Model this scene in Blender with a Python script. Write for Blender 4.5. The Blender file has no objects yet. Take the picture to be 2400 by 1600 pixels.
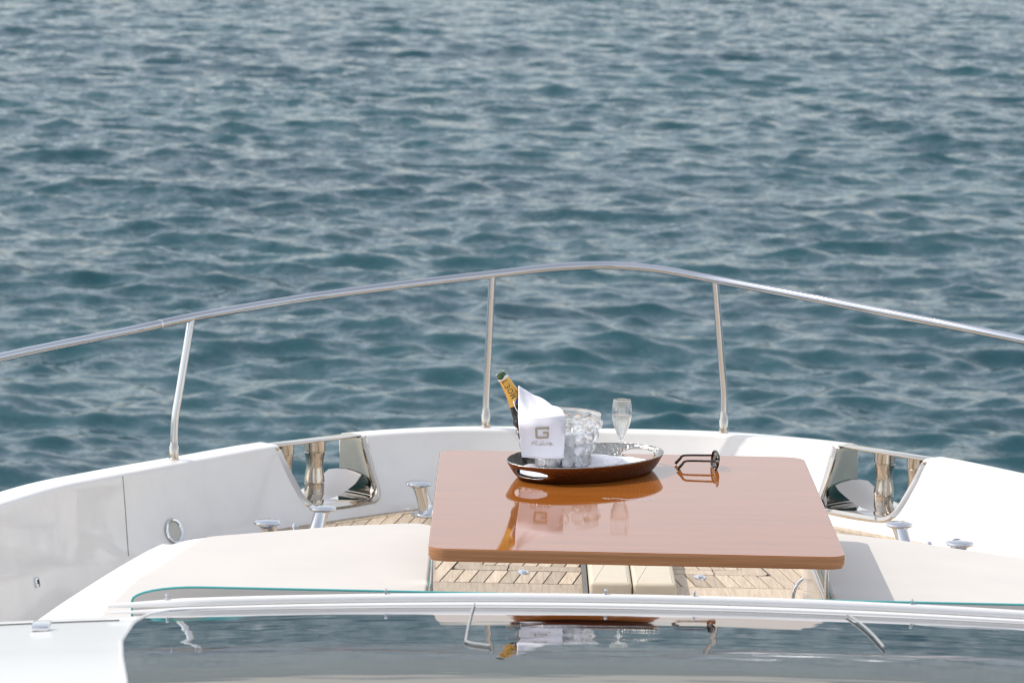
import bpy, bmesh, math, random
import numpy as np
from mathutils import Vector, Matrix, noise as mnoise

random.seed(7)
rng = np.random.default_rng(11)
S = bpy.context.scene
COL = S.collection
R = math.radians

# ------------------------------------------------------------------ camera
F = 10000.0 / 2400.0                       # focal length over sensor width
ZC = 5.6                                   # eye height above the water
Yc = Vector((0.00366, 0.3093 * 0.41, -1.0))
Yc = Vector((15 / 10000, 1268 / 10000, -1.0)).normalized()     # boat's forward axis seen from the camera
Xc = Vector((1.0, -0.0215, 0.0)); Xc = (Xc - Xc.dot(Yc) * Yc).normalized()
Zc_ = Xc.cross(Yc)
RWC = Matrix((Xc, Yc, Zc_)).transposed()   # world -> camera
RCW = RWC.transposed()
EYE = Vector((0, 0, ZC))
cam_d = bpy.data.cameras.new('camera'); cam = bpy.data.objects.new('camera', cam_d); COL.objects.link(cam)
cam.matrix_world = Matrix.Translation(EYE) @ RCW.to_4x4()
cam_d.sensor_width = 36; cam_d.lens = 36 * F
cam_d.clip_start = 0.1; cam_d.clip_end = 20000
cam_d.dof.use_dof = True; cam_d.dof.focus_distance = 12.35; cam_d.dof.aperture_fstop = 10.5
S.camera = cam

# ------------------------------------------------------------------ world, sun, exposure
SUN = Vector((-0.80, 0.13, 1.0)).normalized()
w = bpy.data.worlds.new("World"); S.world = w; w.use_nodes = True
nt = w.node_tree
sky = nt.nodes.new('ShaderNodeTexSky'); sky.sky_type = 'NISHITA'; sky.sun_disc = False
sky.sun_elevation = math.asin(SUN.z); sky.sun_rotation = math.atan2(SUN.x, SUN.y)
sky.air_density = 1.0; sky.dust_density = 1.2; sky.ozone_density = 1.0
bg = nt.nodes['Background']; bg.inputs['Strength'].default_value = 0.15
hz = nt.nodes.new('ShaderNodeHueSaturation'); hz.inputs['Saturation'].default_value = .48      # hazy, pale sky
nt.links.new(sky.outputs[0], hz.inputs['Color']); ve = nt.nodes.new('ShaderNodeMix'); ve.data_type = 'RGBA'; ve.inputs['Factor'].default_value = .22;   # even summer haze
ve_i = [i for i in ve.inputs if i.type == 'RGBA']; ve_o = [o for o in ve.outputs if o.type == 'RGBA'][0]
ve_i[1].default_value = (5.2, 5.3, 5.5, 1)
nt.links.new(hz.outputs[0], ve_i[0]); nt.links.new(ve_o, bg.inputs[0])
sd = bpy.data.lights.new('sun', 'SUN'); sd.energy = 2.05; sd.angle = R(0.53); sd.color = (1.0, 0.94, 0.86)
so = bpy.data.objects.new('sun', sd); COL.objects.link(so)
so.rotation_euler = SUN.to_track_quat('Z', 'Y').to_euler()
S.view_settings.view_transform = 'Standard'; S.view_settings.look = 'None'
S.view_settings.exposure = 0.58; S.view_settings.gamma = 1.0; S.view_settings.use_curve_mapping = False
S.render.engine = 'CYCLES'
S.cycles.use_denoising = True
S.cycles.max_bounces = 16; S.cycles.transmission_bounces = 14; S.cycles.transparent_max_bounces = 16
S.cycles.glossy_bounces = 6; S.cycles.diffuse_bounces = 4
S.cycles.sample_clamp_indirect = 6.0
S.cycles.filter_width = 1.15

# ------------------------------------------------------------------ helpers
def P(px, py, drop):
    """the point of the horizontal plane `drop` metres under the eye that the photograph shows at px, py"""
    r = RCW @ Vector(((px - 1200) / 10000, (800 - py) / 10000, -1))
    return EYE + r * (-drop / r.z)
def PY(px, py, y):
    """the point of the upright athwartship plane at distance y that the photograph shows at px, py"""
    r = RCW @ Vector(((px - 1200) / 10000, (800 - py) / 10000, -1))
    return EYE + r * (y / r.y)
def proj(p):
    c = RWC @ (Vector(p) - EYE)
    return 1200 + 10000 * c.x / -c.z, 800 - 10000 * c.y / -c.z
Z = lambda drop: ZC - drop
XC = 0.3625                                # the boat's centre line
TABLE, PAD, DECK, GUN = 1.96, 2.21, 2.70, 2.42

def tag(o, label=None, cat=None, group=None, kind=None):
    if label: o['label'] = label
    if cat: o['category'] = cat
    if group: o['group'] = group
    if kind: o['kind'] = kind
    return o
def thing(name, loc, label, cat, group=None):
    o = bpy.data.objects.new(name, None); COL.objects.link(o); o.location = loc; o.empty_display_size = 0.05
    return tag(o, label, cat, group)
def link(name, me, mat, parent=None, smooth=True, ang=40):
    o = bpy.data.objects.new(name, me); COL.objects.link(o)
    for m in (mat if isinstance(mat, (list, tuple)) else [mat]):
        if m: me.materials.append(m)
    if smooth:
        for p in me.polygons: p.use_smooth = True
        if ang is not None: me.set_sharp_from_angle(angle=R(ang))
    if parent is not None:
        o.parent = parent
        o.matrix_parent_inverse = Matrix.Translation(-world_loc(parent))
    return o
def world_loc(p):
    v = Vector(p.location)
    q = p
    while q.parent is not None:
        v = q.matrix_parent_inverse.to_translation() + v + Vector(q.parent.location)
        q = q.parent
    return v
def mesh(name, verts, faces, mat, parent=None, smooth=True, ang=40):
    me = bpy.data.meshes.new(name); me.from_pydata([tuple(v) for v in verts], [], faces); me.update()
    return link(name, me, mat, parent, smooth, ang)
def from_bm(name, bm, mat, parent=None, smooth=True, ang=40):
    bmesh.ops.recalc_face_normals(bm, faces=bm.faces)
    me = bpy.data.meshes.new(name); bm.to_mesh(me); bm.free()
    o = link(name, me, mat, parent, smooth, ang)
    for p in me.polygons:
        if len(p.vertices) > 8: p.use_smooth = False
    return o
def grid_faces(nu, nv, cu=False):
    f = []
    for i in range(nu if cu else nu - 1):
        a, b = i, (i + 1) % nu
        for j in range(nv - 1):
            f.append((a * nv + j, b * nv + j, b * nv + j + 1, a * nv + j + 1))
    return f
def tube_data(pts, r, seg=10, closed=False, cap=True):
    pts = [Vector(p) for p in pts]; n = len(pts)
    rad = r if isinstance(r, (list, tuple)) else [r] * n
    V, Fs = [], []
    up = None
    for i, p in enumerate(pts):
        a = pts[(i - 1) % n] if (closed or i > 0) else pts[i]
        b = pts[(i + 1) % n] if (closed or i < n - 1) else pts[i]
        t = (b - a).normalized()
        if up is None:
            up = Vector((0, 0, 1)) if abs(t.z) < 0.9 else Vector((1, 0, 0))
        s = t.cross(up).normalized(); up = s.cross(t).normalized()
        for k in range(seg):
            an = 2 * math.pi * k / seg
            V.append(p + (s * math.cos(an) + up * math.sin(an)) * rad[i])
    m = n if closed else n - 1
    for i in range(m):
        j = (i + 1) % n
        for k in range(seg):
            l = (k + 1) % seg
            Fs.append((i * seg + k, i * seg + l, j * seg + l, j * seg + k))
    if not closed and cap:
        Fs.append(tuple(reversed(range(seg)))); Fs.append(tuple(range((n - 1) * seg, n * seg)))
    return V, Fs
def tube(name, pts, r, mat, parent=None, seg=10, closed=False):
    V, Fs = tube_data(pts, r, seg, closed)
    return mesh(name, V, Fs, mat, parent)
def lathe_data(prof, seg=32, M=None):
    """prof: (radius, height) pairs; ends at radius 0 are closed"""
    V, Fs, rings = [], [], []
    for (r, h) in prof:
        if r < 1e-6:
            rings.append([len(V)]); V.append(Vector((0, 0, h)))
        else:
            rings.append(list(range(len(V), len(V) + seg)))
            V += [Vector((r * math.cos(2 * math.pi * k / seg), r * math.sin(2 * math.pi * k / seg), h)) for k in range(seg)]
    for a, b in zip(rings, rings[1:]):
        for k in range(seg):
            l = (k + 1) % seg
            if len(a) == 1 and len(b) == 1: continue
            if len(a) == 1: Fs.append((a[0], b[l], b[k]))
            elif len(b) == 1: Fs.append((a[k], a[l], b[0]))
            else: Fs.append((a[k], a[l], b[l], b[k]))
    if M is not None: V = [M @ v for v in V]
    return V, Fs
def lathe(name, prof, M, mat, parent=None, seg=32, ang=40):
    V, Fs = lathe_data(prof, seg, M)
    o = mesh(name, V, Fs, mat, parent, True, ang)
    bm = bmesh.new(); bm.from_mesh(o.data); bmesh.ops.recalc_face_normals(bm, faces=bm.faces); bm.to_mesh(o.data); bm.free()
    return o
def rbox_bm(c, s, r=0.005, seg=2, M=None):
    bm = bmesh.new(); bmesh.ops.create_cube(bm, size=1)
    bmesh.ops.scale(bm, vec=s, verts=bm.verts)
    if r: bmesh.ops.bevel(bm, geom=bm.edges[:], offset=r, segments=seg, affect='EDGES', profile=0.5)
    if M is not None: bmesh.ops.transform(bm, matrix=M, verts=bm.verts)
    bmesh.ops.translate(bm, vec=c, verts=bm.verts)
    return bm
def prism_bm(outline, z0, z1, r=0.0, seg=3, M=None, rb=0.0):
    bm = bmesh.new()
    vs = [bm.verts.new((x, y, z0)) for x, y in outline]
    bm.faces.new(vs)
    ret = bmesh.ops.extrude_face_region(bm, geom=bm.faces[:])
    tv = [g for g in ret['geom'] if isinstance(g, bmesh.types.BMVert)]
    for v in tv: v.co.z = z1
    ts = set(tv)
    if r:
        e = [e for e in bm.edges if e.verts[0] in ts and e.verts[1] in ts]
        bmesh.ops.bevel(bm, geom=e, offset=r, segments=seg, affect='EDGES', profile=0.5)
    if rb:
        e = [e for e in bm.edges if abs(e.verts[0].co.z - z0) < 1e-6 and abs(e.verts[1].co.z - z0) < 1e-6]
        bmesh.ops.bevel(bm, geom=e, offset=rb, segments=seg, affect='EDGES', profile=0.5)
    if M is not None: bmesh.ops.transform(bm, matrix=M, verts=bm.verts)
    return bm
def round_poly(pts, rad, n=7):
    """rounds the corners of a polygon; rad one number or one per corner"""
    out = []; N = len(pts)
    rs = rad if isinstance(rad, (list, tuple)) else [rad] * N
    for i in range(N):
        p, a, b = Vector(pts[i]), Vector(pts[i - 1]), Vector(pts[(i + 1) % N])
        r = rs[i]
        if r < 1e-5: out.append(tuple(p)); continue
        d1, d2 = (a - p).normalized(), (b - p).normalized()
        half = d1.angle(d2) / 2
        t = min(r / math.tan(half), (a - p).length * .48, (b - p).length * .48); r2 = t * math.tan(half)
        c = p + (d1 + d2).normalized() * (r2 / math.sin(half))
        s, e = p + d1 * t - c, p + d2 * t - c
        a0 = math.atan2(s.y, s.x); da = math.atan2(e.y, e.x) - a0
        while da > math.pi: da -= 2 * math.pi
        while da < -math.pi: da += 2 * math.pi
        for k in range(n):
            an = a0 + da * k / (n - 1); out.append((c.x + r2 * math.cos(an), c.y + r2 * math.sin(an)))
    return out
def catmull(pts, n):
    pts = [np.array(p, float) for p in pts]
    pts = [2 * pts[0] - pts[1]] + pts + [2 * pts[-1] - pts[-2]]
    out = []
    for i in range(1, len(pts) - 2):
        p0, p1, p2, p3 = pts[i - 1:i + 3]
        for k in range(n):
            t = k / n
            out.append(.5 * (2 * p1 + (p2 - p0) * t + (2 * p0 - 5 * p1 + 4 * p2 - p3) * t * t + (3 * p1 - p0 - 3 * p2 + p3) * t ** 3))
    out.append(pts[-2]); return [Vector(p) for p in out]
def resample(pts, n):
    a = np.array([tuple(p) for p in pts], float); d = np.r_[0, np.cumsum(np.linalg.norm(np.diff(a, axis=0), axis=1))]
    t = np.linspace(0, d[-1], n)
    return [Vector([np.interp(x, d, a[:, k]) for k in range(a.shape[1])]) for x in t]
def inset_poly(pts, d):
    n = len(pts); out = []
    area = sum(pts[i - 1][0] * pts[i][1] - pts[i][0] * pts[i - 1][1] for i in range(n))
    sg = 1 if area > 0 else -1
    for i in range(n):
        p, a, b = Vector(pts[i]), Vector(pts[i - 1]), Vector(pts[(i + 1) % n])
        e1, e2 = (p - a).normalized(), (b - p).normalized()
        n1, n2 = Vector((-e1.y, e1.x)) * sg, Vector((-e2.y, e2.x)) * sg
        m = (n1 + n2)
        k = d / max(0.35, 1 + n1.dot(n2))
        out.append(tuple(p + m * k))
    return out
def clip(poly, a, b):
    """keeps what lies to the left of the line a -> b"""
    out = []; n = len(poly)
    side = lambda p: (b[0] - a[0]) * (p[1] - a[1]) - (b[1] - a[1]) * (p[0] - a[0])
    for i in range(n):
        p, q = poly[i - 1], poly[i]; sp, sq = side(p), side(q)
        if (sp >= 0) != (sq >= 0):
            t = sp / (sp - sq); out.append((p[0] + (q[0] - p[0]) * t, p[1] + (q[1] - p[1]) * t))
        if sq >= 0: out.append(q)
    return out
def ribbon(paths, width, mapf, dense=False):
    """flat strokes drawn in a 2-D space and laid on a surface by mapf"""
    V, Fs = [], []
    for path in paths:
        p = [Vector(q) for q in path]
        if dense:
            q = []
            for a, b in zip(p, p[1:]): q += [a.lerp(b, k / 6) for k in range(6)]
            p = q + [p[-1]]
        n = len(p); base = len(V)
        for i in range(n):
            a = p[max(i - 1, 0)]; b = p[min(i + 1, n - 1)]
            d1 = (p[i] - a).normalized() if i > 0 else (b - p[i]).normalized()
            d2 = (b - p[i]).normalized() if i < n - 1 else d1
            m = (d1 + d2).normalized(); nn = Vector((-m.y, m.x))
            k = width / 2 / max(.5, m.dot(d1))
            V.append(mapf(*(p[i] + nn * k))); V.append(mapf(*(p[i] - nn * k)))
        for i in range(n - 1):
            Fs.append((base + 2 * i, base + 2 * i + 1, base + 2 * i + 3, base + 2 * i + 2))
    return V, Fs

# ------------------------------------------------------------------ materials
def mat(name, col=(.8, .8, .8), rough=.5, metal=0., **kw):
    m = bpy.data.materials.new(name); m.use_nodes = True
    b = m.node_tree.nodes['Principled BSDF']
    b.inputs['Base Color'].default_value = (*col, 1); b.inputs['Roughness'].default_value = rough; b.inputs['Metallic'].default_value = metal
    for k, v in kw.items(): b.inputs[k.replace('_', ' ')].default_value = v
    return m
def nodes(m): return m.node_tree.nodes, m.node_tree.links, m.node_tree.nodes['Principled BSDF']
def coords(m, scale=(1, 1, 1), kind='Object', rot=(0, 0, 0)):
    N, L, B = nodes(m)
    t = N.new('ShaderNodeTexCoord'); mp = N.new('ShaderNodeMapping'); mp.inputs['Scale'].default_value = scale; mp.inputs['Rotation'].default_value = rot
    L.new(t.outputs[kind], mp.inputs[0]); return mp.outputs[0]
def noise(m, vec, scale, detail=4, rough=.55, dist=0):
    N, L, B = nodes(m); n = N.new('ShaderNodeTexNoise')
    n.inputs['Scale'].default_value = scale; n.inputs['Detail'].default_value = detail; n.inputs['Roughness'].default_value = rough; n.inputs['Distortion'].default_value = dist
    L.new(vec, n.inputs['Vector']); return n.outputs['Fac']
def ramp(m, fac, stops):
    N, L, B = nodes(m); r = N.new('ShaderNodeValToRGB'); e = r.color_ramp.elements
    while len(e) < len(stops): e.new(.5)
    for x, (p, c) in zip(e, stops): x.position = p; x.color = (*c, 1) if len(c) == 3 else c
    L.new(fac, r.inputs[0]); return r.outputs[0]
def bump(m, h, strength, dist, prev=None):
    N, L, B = nodes(m); b = N.new('ShaderNodeBump'); b.inputs['Strength'].default_value = strength; b.inputs['Distance'].default_value = dist
    L.new(h, b.inputs['Height'])
    if prev is not None: L.new(prev, b.inputs['Normal'])
    L.new(b.outputs[0], B.inputs['Normal']); return b.outputs[0]

# gelcoat: white glossy, faint waviness
GEL = mat('gelcoat', (.80, .80, .80), .07, Coat_Weight=.3, Coat_Roughness=.03)
v = coords(GEL); bump(GEL, noise(GEL, v, 2.2, 2), .05, .02)
N_, L_, B_ = nodes(GEL); L_.new(ramp(GEL, noise(GEL, v, 9, 5), [(.3, (.77, .75, .725)), (.7, (.82, .80, .775))]), B_.inputs['Base Color'])
ROOF = mat('roof_gelcoat', (.78, .77, .76), .22, Coat_Weight=.2)
v = coords(ROOF); bump(ROOF, noise(ROOF, v, 3, 2), .05, .02)
WARMST = mat('teak_tinted_steel', (.58, .53, .47), .07, 1.0)  # tan of the reflected teak is put into the steel's colour
v = coords(WARMST); N_, L_, B_ = nodes(WARMST); L_.new(ramp(WARMST, noise(WARMST, v, 25, 4), [(.35, (.04,) * 3), (.75, (.12,) * 3)]), B_.inputs['Roughness'])
RAILST = mat('rail_steel', (.50, .515, .55), .05, 1.0)
v = coords(RAILST); N_, L_, B_ = nodes(RAILST); L_.new(ramp(RAILST, noise(RAILST, v, 25, 4), [(.35, (.03,) * 3), (.75, (.09,) * 3)]), B_.inputs['Roughness'])
CHROME = mat('polished_steel', (.66, .665, .68), .06, 1.0)
v = coords(CHROME); N_, L_, B_ = nodes(CHROME); L_.new(ramp(CHROME, noise(CHROME, v, 25, 4), [(.35, (.04,) * 3), (.75, (.11,) * 3)]), B_.inputs['Roughness'])
SATIN = mat('satin_steel', (.70, .71, .73), .22, 1.0)
v = coords(SATIN); bump(SATIN, noise(SATIN, v, 60, 3), .03, .002)
VINYL = mat('cream_vinyl', (.74, .69, .64), .48)
v = coords(VINYL); bump(VINYL, noise(VINYL, v, 420, 3), .12, .0012)
N_, L_, B_ = nodes(VINYL); L_.new(ramp(VINYL, noise(VINYL, v, 3.5, 5), [(.3, (.60, .56, .515)), (.7, (.64, .595, .545))]), B_.inputs['Base Color'])
BEIGE = mat('beige_vinyl', (.62, .54, .40), .5)
v = coords(BEIGE); bump(BEIGE, noise(BEIGE, v, 300, 3), .1, .001)
N_, L_, B_ = nodes(BEIGE); L_.new(ramp(BEIGE, noise(BEIGE, v, 26, 6, .7), [(.2, (.42, .34, .24)), (.34, (.60, .52, .39)), (.7, (.64, .56, .43))]), B_.inputs['Base Color'])
TEAL = mat('teal_piping', (.07, .40, .39), .4)
v = coords(TEAL); bump(TEAL, noise(TEAL, v, 900, 2), .2, .001)
CAULK = mat('black_caulk', (.02, .02, .022), .7)
v = coords(CAULK); bump(CAULK, noise(CAULK, v, 200, 2), .2, .001)
DARK = mat('dark_recess', (.05, .045, .04), .6)
v = coords(DARK); bump(DARK, noise(DARK, v, 100, 2), .2, .001)
TEAK = mat('weathered_teak', (.5, .38, .26), .62)
v = coords(TEAK, (1, .06, 1), 'Object'); N_, L_, B_ = nodes(TEAK)
oi = N_.new('ShaderNodeObjectInfo')
va = N_.new('ShaderNodeVectorMath'); va.operation = 'ADD'; L_.new(v, va.inputs[0])
cx = N_.new('ShaderNodeCombineXYZ'); mm = N_.new('ShaderNodeMath'); mm.operation = 'MULTIPLY'; mm.inputs[1].default_value = 40; L_.new(oi.outputs['Random'], mm.inputs[0]); L_.new(mm.outputs[0], cx.inputs[0]); L_.new(mm.outputs[0], cx.inputs[1]); L_.new(cx.outputs[0], va.inputs[1])
g = noise(TEAK, va.outputs[0], 90, 5, .6, .4)
c = ramp(TEAK, g, [(.28, (.40, .30, .205)), (.5, (.53, .425, .31)), (.75, (.62, .52, .40))])
hs = N_.new('ShaderNodeHueSaturation'); L_.new(c, hs.inputs['Color'])
mr = N_.new('ShaderNodeMapRange'); mr.inputs[3].default_value = .74; mr.inputs[4].default_value = 1.16; L_.new(oi.outputs['Random'], mr.inputs[0]); L_.new(mr.outputs[0], hs.inputs['Value'])
L_.new(hs.outputs[0], B_.inputs['Base Color']); bump(TEAK, g, .25, .002)

def wood(name, stops, rough, sc, ns=60):
    m = mat(name, (.3, .1, .03), rough, Coat_Weight=0)
    v = coords(m, sc); N, L, B = nodes(m)
    n1 = noise(m, v, ns, 6, .62, .6)
    L.new(ramp(m, n1, stops), B.inputs['Base Color'])
    return m, n1
VARN, n1 = wood('varnished_mahogany', [(.28, (.215, .062, .010)), (.5, (.30, .094, .016)), (.74, (.37, .128, .026))], .03, (.025, 1, 1), 72)
N_, L_, B_ = nodes(VARN); B_.inputs['IOR'].default_value = 1.36
bump(VARN, n1, .018, .002)
EDGEW, n1 = wood('mahogany_edge', [(.25, (.22, .095, .038)), (.5, (.36, .168, .072)), (.75, (.48, .24, .11))], .18, (.03, .2, 1.6))
NAPKIN = mat('white_cotton', (.80, .79, .84), .85, Sheen_Weight=.15)
v = coords(NAPKIN); bump(NAPKIN, noise(NAPKIN, v, 700, 2), .25, .0012)
PRINT = mat('bronze_print', (.40, .34, .26), .6)
v = coords(PRINT); bump(PRINT, noise(PRINT, v, 700, 2), .2, .001)
INK = mat('black_print', (.02, .018, .02), .4)
v = coords(INK); bump(INK, noise(INK, v, 500, 2), .1, .001)
GOLD = mat('gold_foil', (.78, .44, .10), .32, .75)
v = coords(GOLD); bump(GOLD, noise(GOLD, v, 180, 4), .25, .002)
SILVERF = mat('silver_foil_edge', (.75, .75, .74), .3, .8)
v = coords(SILVERF); bump(SILVERF, noise(SILVERF, v, 250, 3), .5, .003)
BLUE = mat('blue_seal', (.02, .06, .35), .3)
v = coords(BLUE); bump(BLUE, noise(BLUE, v, 400, 2), .2, .001)
BGREEN = mat('green_bottle_glass', (.012, .045, .008), .05, 0, IOR=1.52, Coat_Weight=.5)
v = coords(BGREEN); N_, L_, B_ = nodes(BGREEN); L_.new(ramp(BGREEN, noise(BGREEN, v, 120, 3), [(.3, (.008, .035, .006)), (.75, (.05, .14, .02))]), B_.inputs['Base Color'])
BLACKG = mat('dark_bottle_glass', (.01, .014, .01), .08)
v = coords(BLACKG); bump(BLACKG, noise(BLACKG, v, 40, 2), .05, .002)

def clear(name, ior, col=(1, 1, 1), through=.0, rough=0., tint=(1, 1, 1)):
    m = bpy.data.materials.new(name); m.use_nodes = True; N, L = m.node_tree.nodes, m.node_tree.links
    N.remove(N['Principled BSDF']); out = N['Material Output']
    g = N.new('ShaderNodeBsdfGlass'); g.inputs['IOR'].default_value = ior; g.inputs['Roughness'].default_value = rough; g.inputs['Color'].default_value = (*col, 1)
    n = N.new('ShaderNodeTexNoise'); n.inputs['Scale'].default_value = 30; b = N.new('ShaderNodeBump'); b.inputs['Strength'].default_value = .06; b.inputs['Distance'].default_value = .002
    t = N.new('ShaderNodeTexCoord'); L.new(t.outputs['Object'], n.inputs['Vector']); L.new(n.outputs['Fac'], b.inputs['Height']); L.new(b.outputs[0], g.inputs['Normal'])
    if through:
        tr = N.new('ShaderNodeBsdfTransparent'); tr.inputs[0].default_value = (*tint, 1); mx = N.new('ShaderNodeMixShader'); mx.inputs[0].default_value = through
        L.new(g.outputs[0], mx.inputs[1]); L.new(tr.outputs[0], mx.inputs[2]); L.new(mx.outputs[0], out.inputs[0])
    else: L.new(g.outputs[0], out.inputs[0])
    return m
ACRYL = clear('clear_acrylic', 1.47, (.995, .995, .995), .32)
CRYSTAL = clear('flute_glass', 1.5, (.995, .995, .995), .55)
WINE = clear('pale_wine', 1.34, (.998, .985, .955), .4, 0, (1, .985, .96))
SPILL = clear('spilled_water', 1.33, (1, 1, 1), .3)
ICE = bpy.data.materials.new('ice'); ICE.use_nodes = True
N_, L_, B_ = nodes(ICE)
B_.inputs['Base Color'].default_value = (.93, .95, .97, 1); B_.inputs['Roughness'].default_value = .12; B_.inputs['IOR'].default_value = 1.31; B_.inputs['Subsurface Weight'].default_value = .35; B_.inputs['Subsurface Radius'].default_value = (.02, .02, .02); B_.inputs['Subsurface Scale'].default_value = .6
v = coords(ICE); L_.new(ramp(ICE, noise(ICE, v, 45, 5, .6), [(.35, (.03,) * 3), (.72, (.35,) * 3)]), B_.inputs['Transmission Weight']); bump(ICE, noise(ICE, v, 60, 3), .35, .006)
# dark windscreen glass
SCREEN = mat('dark_windscreen', (.004, .005, .006), .015, 0, IOR=1.38)
v = coords(SCREEN, (.8, 2.2, 1)); bump(SCREEN, noise(SCREEN, v, 2.6, 2), .022, .03)
# hammered tray metals
TRAYIN = mat('hammered_silver', (.46, .445, .415), .2, 1.0)
N_, L_, B_ = nodes(TRAYIN); v = coords(TRAYIN)
vo = N_.new('ShaderNodeTexVoronoi'); vo.feature = 'SMOOTH_F1'; vo.inputs['Scale'].default_value = 120; vo.inputs['Smoothness'].default_value = .5; L_.new(v, vo.inputs['Vector'])
bump(TRAYIN, vo.outputs['Distance'], .7, .006)
TRAYOUT = mat('dark_bronze', (.24, .145, .09), .28, 1.0)
N_, L_, B_ = nodes(TRAYOUT); v = coords(TRAYOUT)
vo = N_.new('ShaderNodeTexVoronoi'); vo.feature = 'SMOOTH_F1'; vo.inputs['Scale'].default_value = 130; L_.new(v, vo.inputs['Vector'])
bump(TRAYOUT, vo.outputs['Distance'], .35, .004)
TORT = mat('tortoiseshell', (.03, .02, .012), .15, Coat_Weight=.4)
v = coords(TORT); N_, L_, B_ = nodes(TORT); L_.new(ramp(TORT, noise(TORT, v, 110, 2, .5), [(.5, (.012, .008, .007)), (.64, (.06, .022, .006)), (.74, (.45, .20, .02))]), B_.inputs['Base Color'])
LENS = clear('grey_lens', 1.05, (.42, .45, .40), .8, 0, (.30, .33, .29))
SEAM = mat('seam_sealant', (.38, .35, .30), .5)
v = coords(SEAM); bump(SEAM, noise(SEAM, v, 200, 2), .1, .001)
RODGREY = mat('grey_rod_paint', (.34, .34, .335), .4)
v = coords(RODGREY); bump(RODGREY, noise(RODGREY, v, 200, 2), .1, .001)
RUBBER = mat('grey_rubber', (.12, .12, .115), .6)
v = coords(RUBBER); bump(RUBBER, noise(RUBBER, v, 200, 2), .1, .001)
FROST = mat('frosted_lamp_lens', (.50, .50, .44), .25)
v = coords(FROST); bump(FROST, noise(FROST, v, 150, 2), .2, .001)

# sea
SEA = mat('sea', (.012, .062, .072), .07, 0, IOR=1.333)
N_, L_, B_ = nodes(SEA)
v = coords(SEA, (1, 1, 1), 'Object')
L_.new(ramp(SEA, noise(SEA, v, .09, 3), [(.35, (.011, .052, .068)), (.65, (.016, .068, .082))]), B_.inputs['Base Color'])
def ripple(scale, detail, k, rot):
    """slopes of the ripples too small for the mesh"""
    n = N_.new('ShaderNodeTexNoise'); n.inputs['Scale'].default_value = scale; n.inputs['Detail'].default_value = detail; n.inputs['Roughness'].default_value = .62; n.inputs['Distortion'].default_value = .4
    L_.new(coords(SEA, (1, 1.25, 1), 'Object', (0, 0, rot)), n.inputs['Vector'])
    a = N_.new('ShaderNodeVectorMath'); a.operation = 'SUBTRACT'; a.inputs[1].default_value = (.5, .5, .5); L_.new(n.outputs['Color'], a.inputs[0])
    m_ = N_.new('ShaderNodeVectorMath'); m_.operation = 'MULTIPLY'; m_.inputs[1].default_value = (k, k, 0); L_.new(a.outputs[0], m_.inputs[0])
    return m_.outputs[0]
ge = N_.new('ShaderNodeNewGeometry')
le = N_.new('ShaderNodeVectorMath'); le.operation = 'LENGTH'; L_.new(ge.outputs['Position'], le.inputs[0])
fr = N_.new('ShaderNodeMapRange'); fr.inputs[1].default_value = 45; fr.inputs[2].default_value = 210; fr.inputs[3].default_value = .85; fr.inputs[4].default_value = 1.9; L_.new(le.outputs['Value'], fr.inputs[0])
ad = N_.new('ShaderNodeVectorMath'); ad.operation = 'ADD'; L_.new(ripple(3.6, 5, .70, 0), ad.inputs[0]); L_.new(ripple(13, 3, .45, .6), ad.inputs[1])
sc_ = N_.new('ShaderNodeVectorMath'); sc_.operation = 'SCALE'; L_.new(ad.outputs[0], sc_.inputs[0]); gu = noise(SEA, coords(SEA, (.10, .05, 1), 'Object', (0, 0, .3)), 1.0, 3); gr = N_.new('ShaderNodeMapRange'); gr.inputs[1].default_value = .3; gr.inputs[2].default_value = .7; gr.inputs[3].default_value = .55; gr.inputs[4].default_value = 1.35; L_.new(gu, gr.inputs[0])      # gusts
gm = N_.new('ShaderNodeMath'); gm.operation = 'MULTIPLY'; L_.new(fr.outputs[0], gm.inputs[0]); L_.new(gr.outputs[0], gm.inputs[1]); L_.new(gm.outputs[0], sc_.inputs['Scale'])
an_ = N_.new('ShaderNodeVectorMath'); an_.operation = 'ADD'; L_.new(sc_.outputs[0], an_.inputs[0]); L_.new(ge.outputs['Normal'], an_.inputs[1])
no_ = N_.new('ShaderNodeVectorMath'); no_.operation = 'NORMALIZE'; L_.new(an_.outputs[0], no_.inputs[0]); L_.new(no_.outputs[0], B_.inputs['Normal'])
B_.inputs['Specular IOR Level'].default_value = 0
gl_ = N_.new('ShaderNodeBsdfGlossy'); gl_.inputs['Roughness'].default_value = .07; L_.new(no_.outputs[0], gl_.inputs['Normal'])
fz = N_.new('ShaderNodeFresnel'); fz.inputs['IOR'].default_value = 1.333; L_.new(no_.outputs[0], fz.inputs['Normal'])
fm = N_.new('ShaderNodeMath'); fm.operation = 'MULTIPLY'; fm.inputs[1].default_value = .86; L_.new(fz.outputs[0], fm.inputs[0])
mx_ = N_.new('ShaderNodeMixShader'); L_.new(fm.outputs[0], mx_.inputs[0]); L_.new(B_.outputs[0], mx_.inputs[1]); L_.new(gl_.outputs[0], mx_.inputs[2]); L_.new(mx_.outputs[0], N_['Material Output'].inputs[0])

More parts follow.
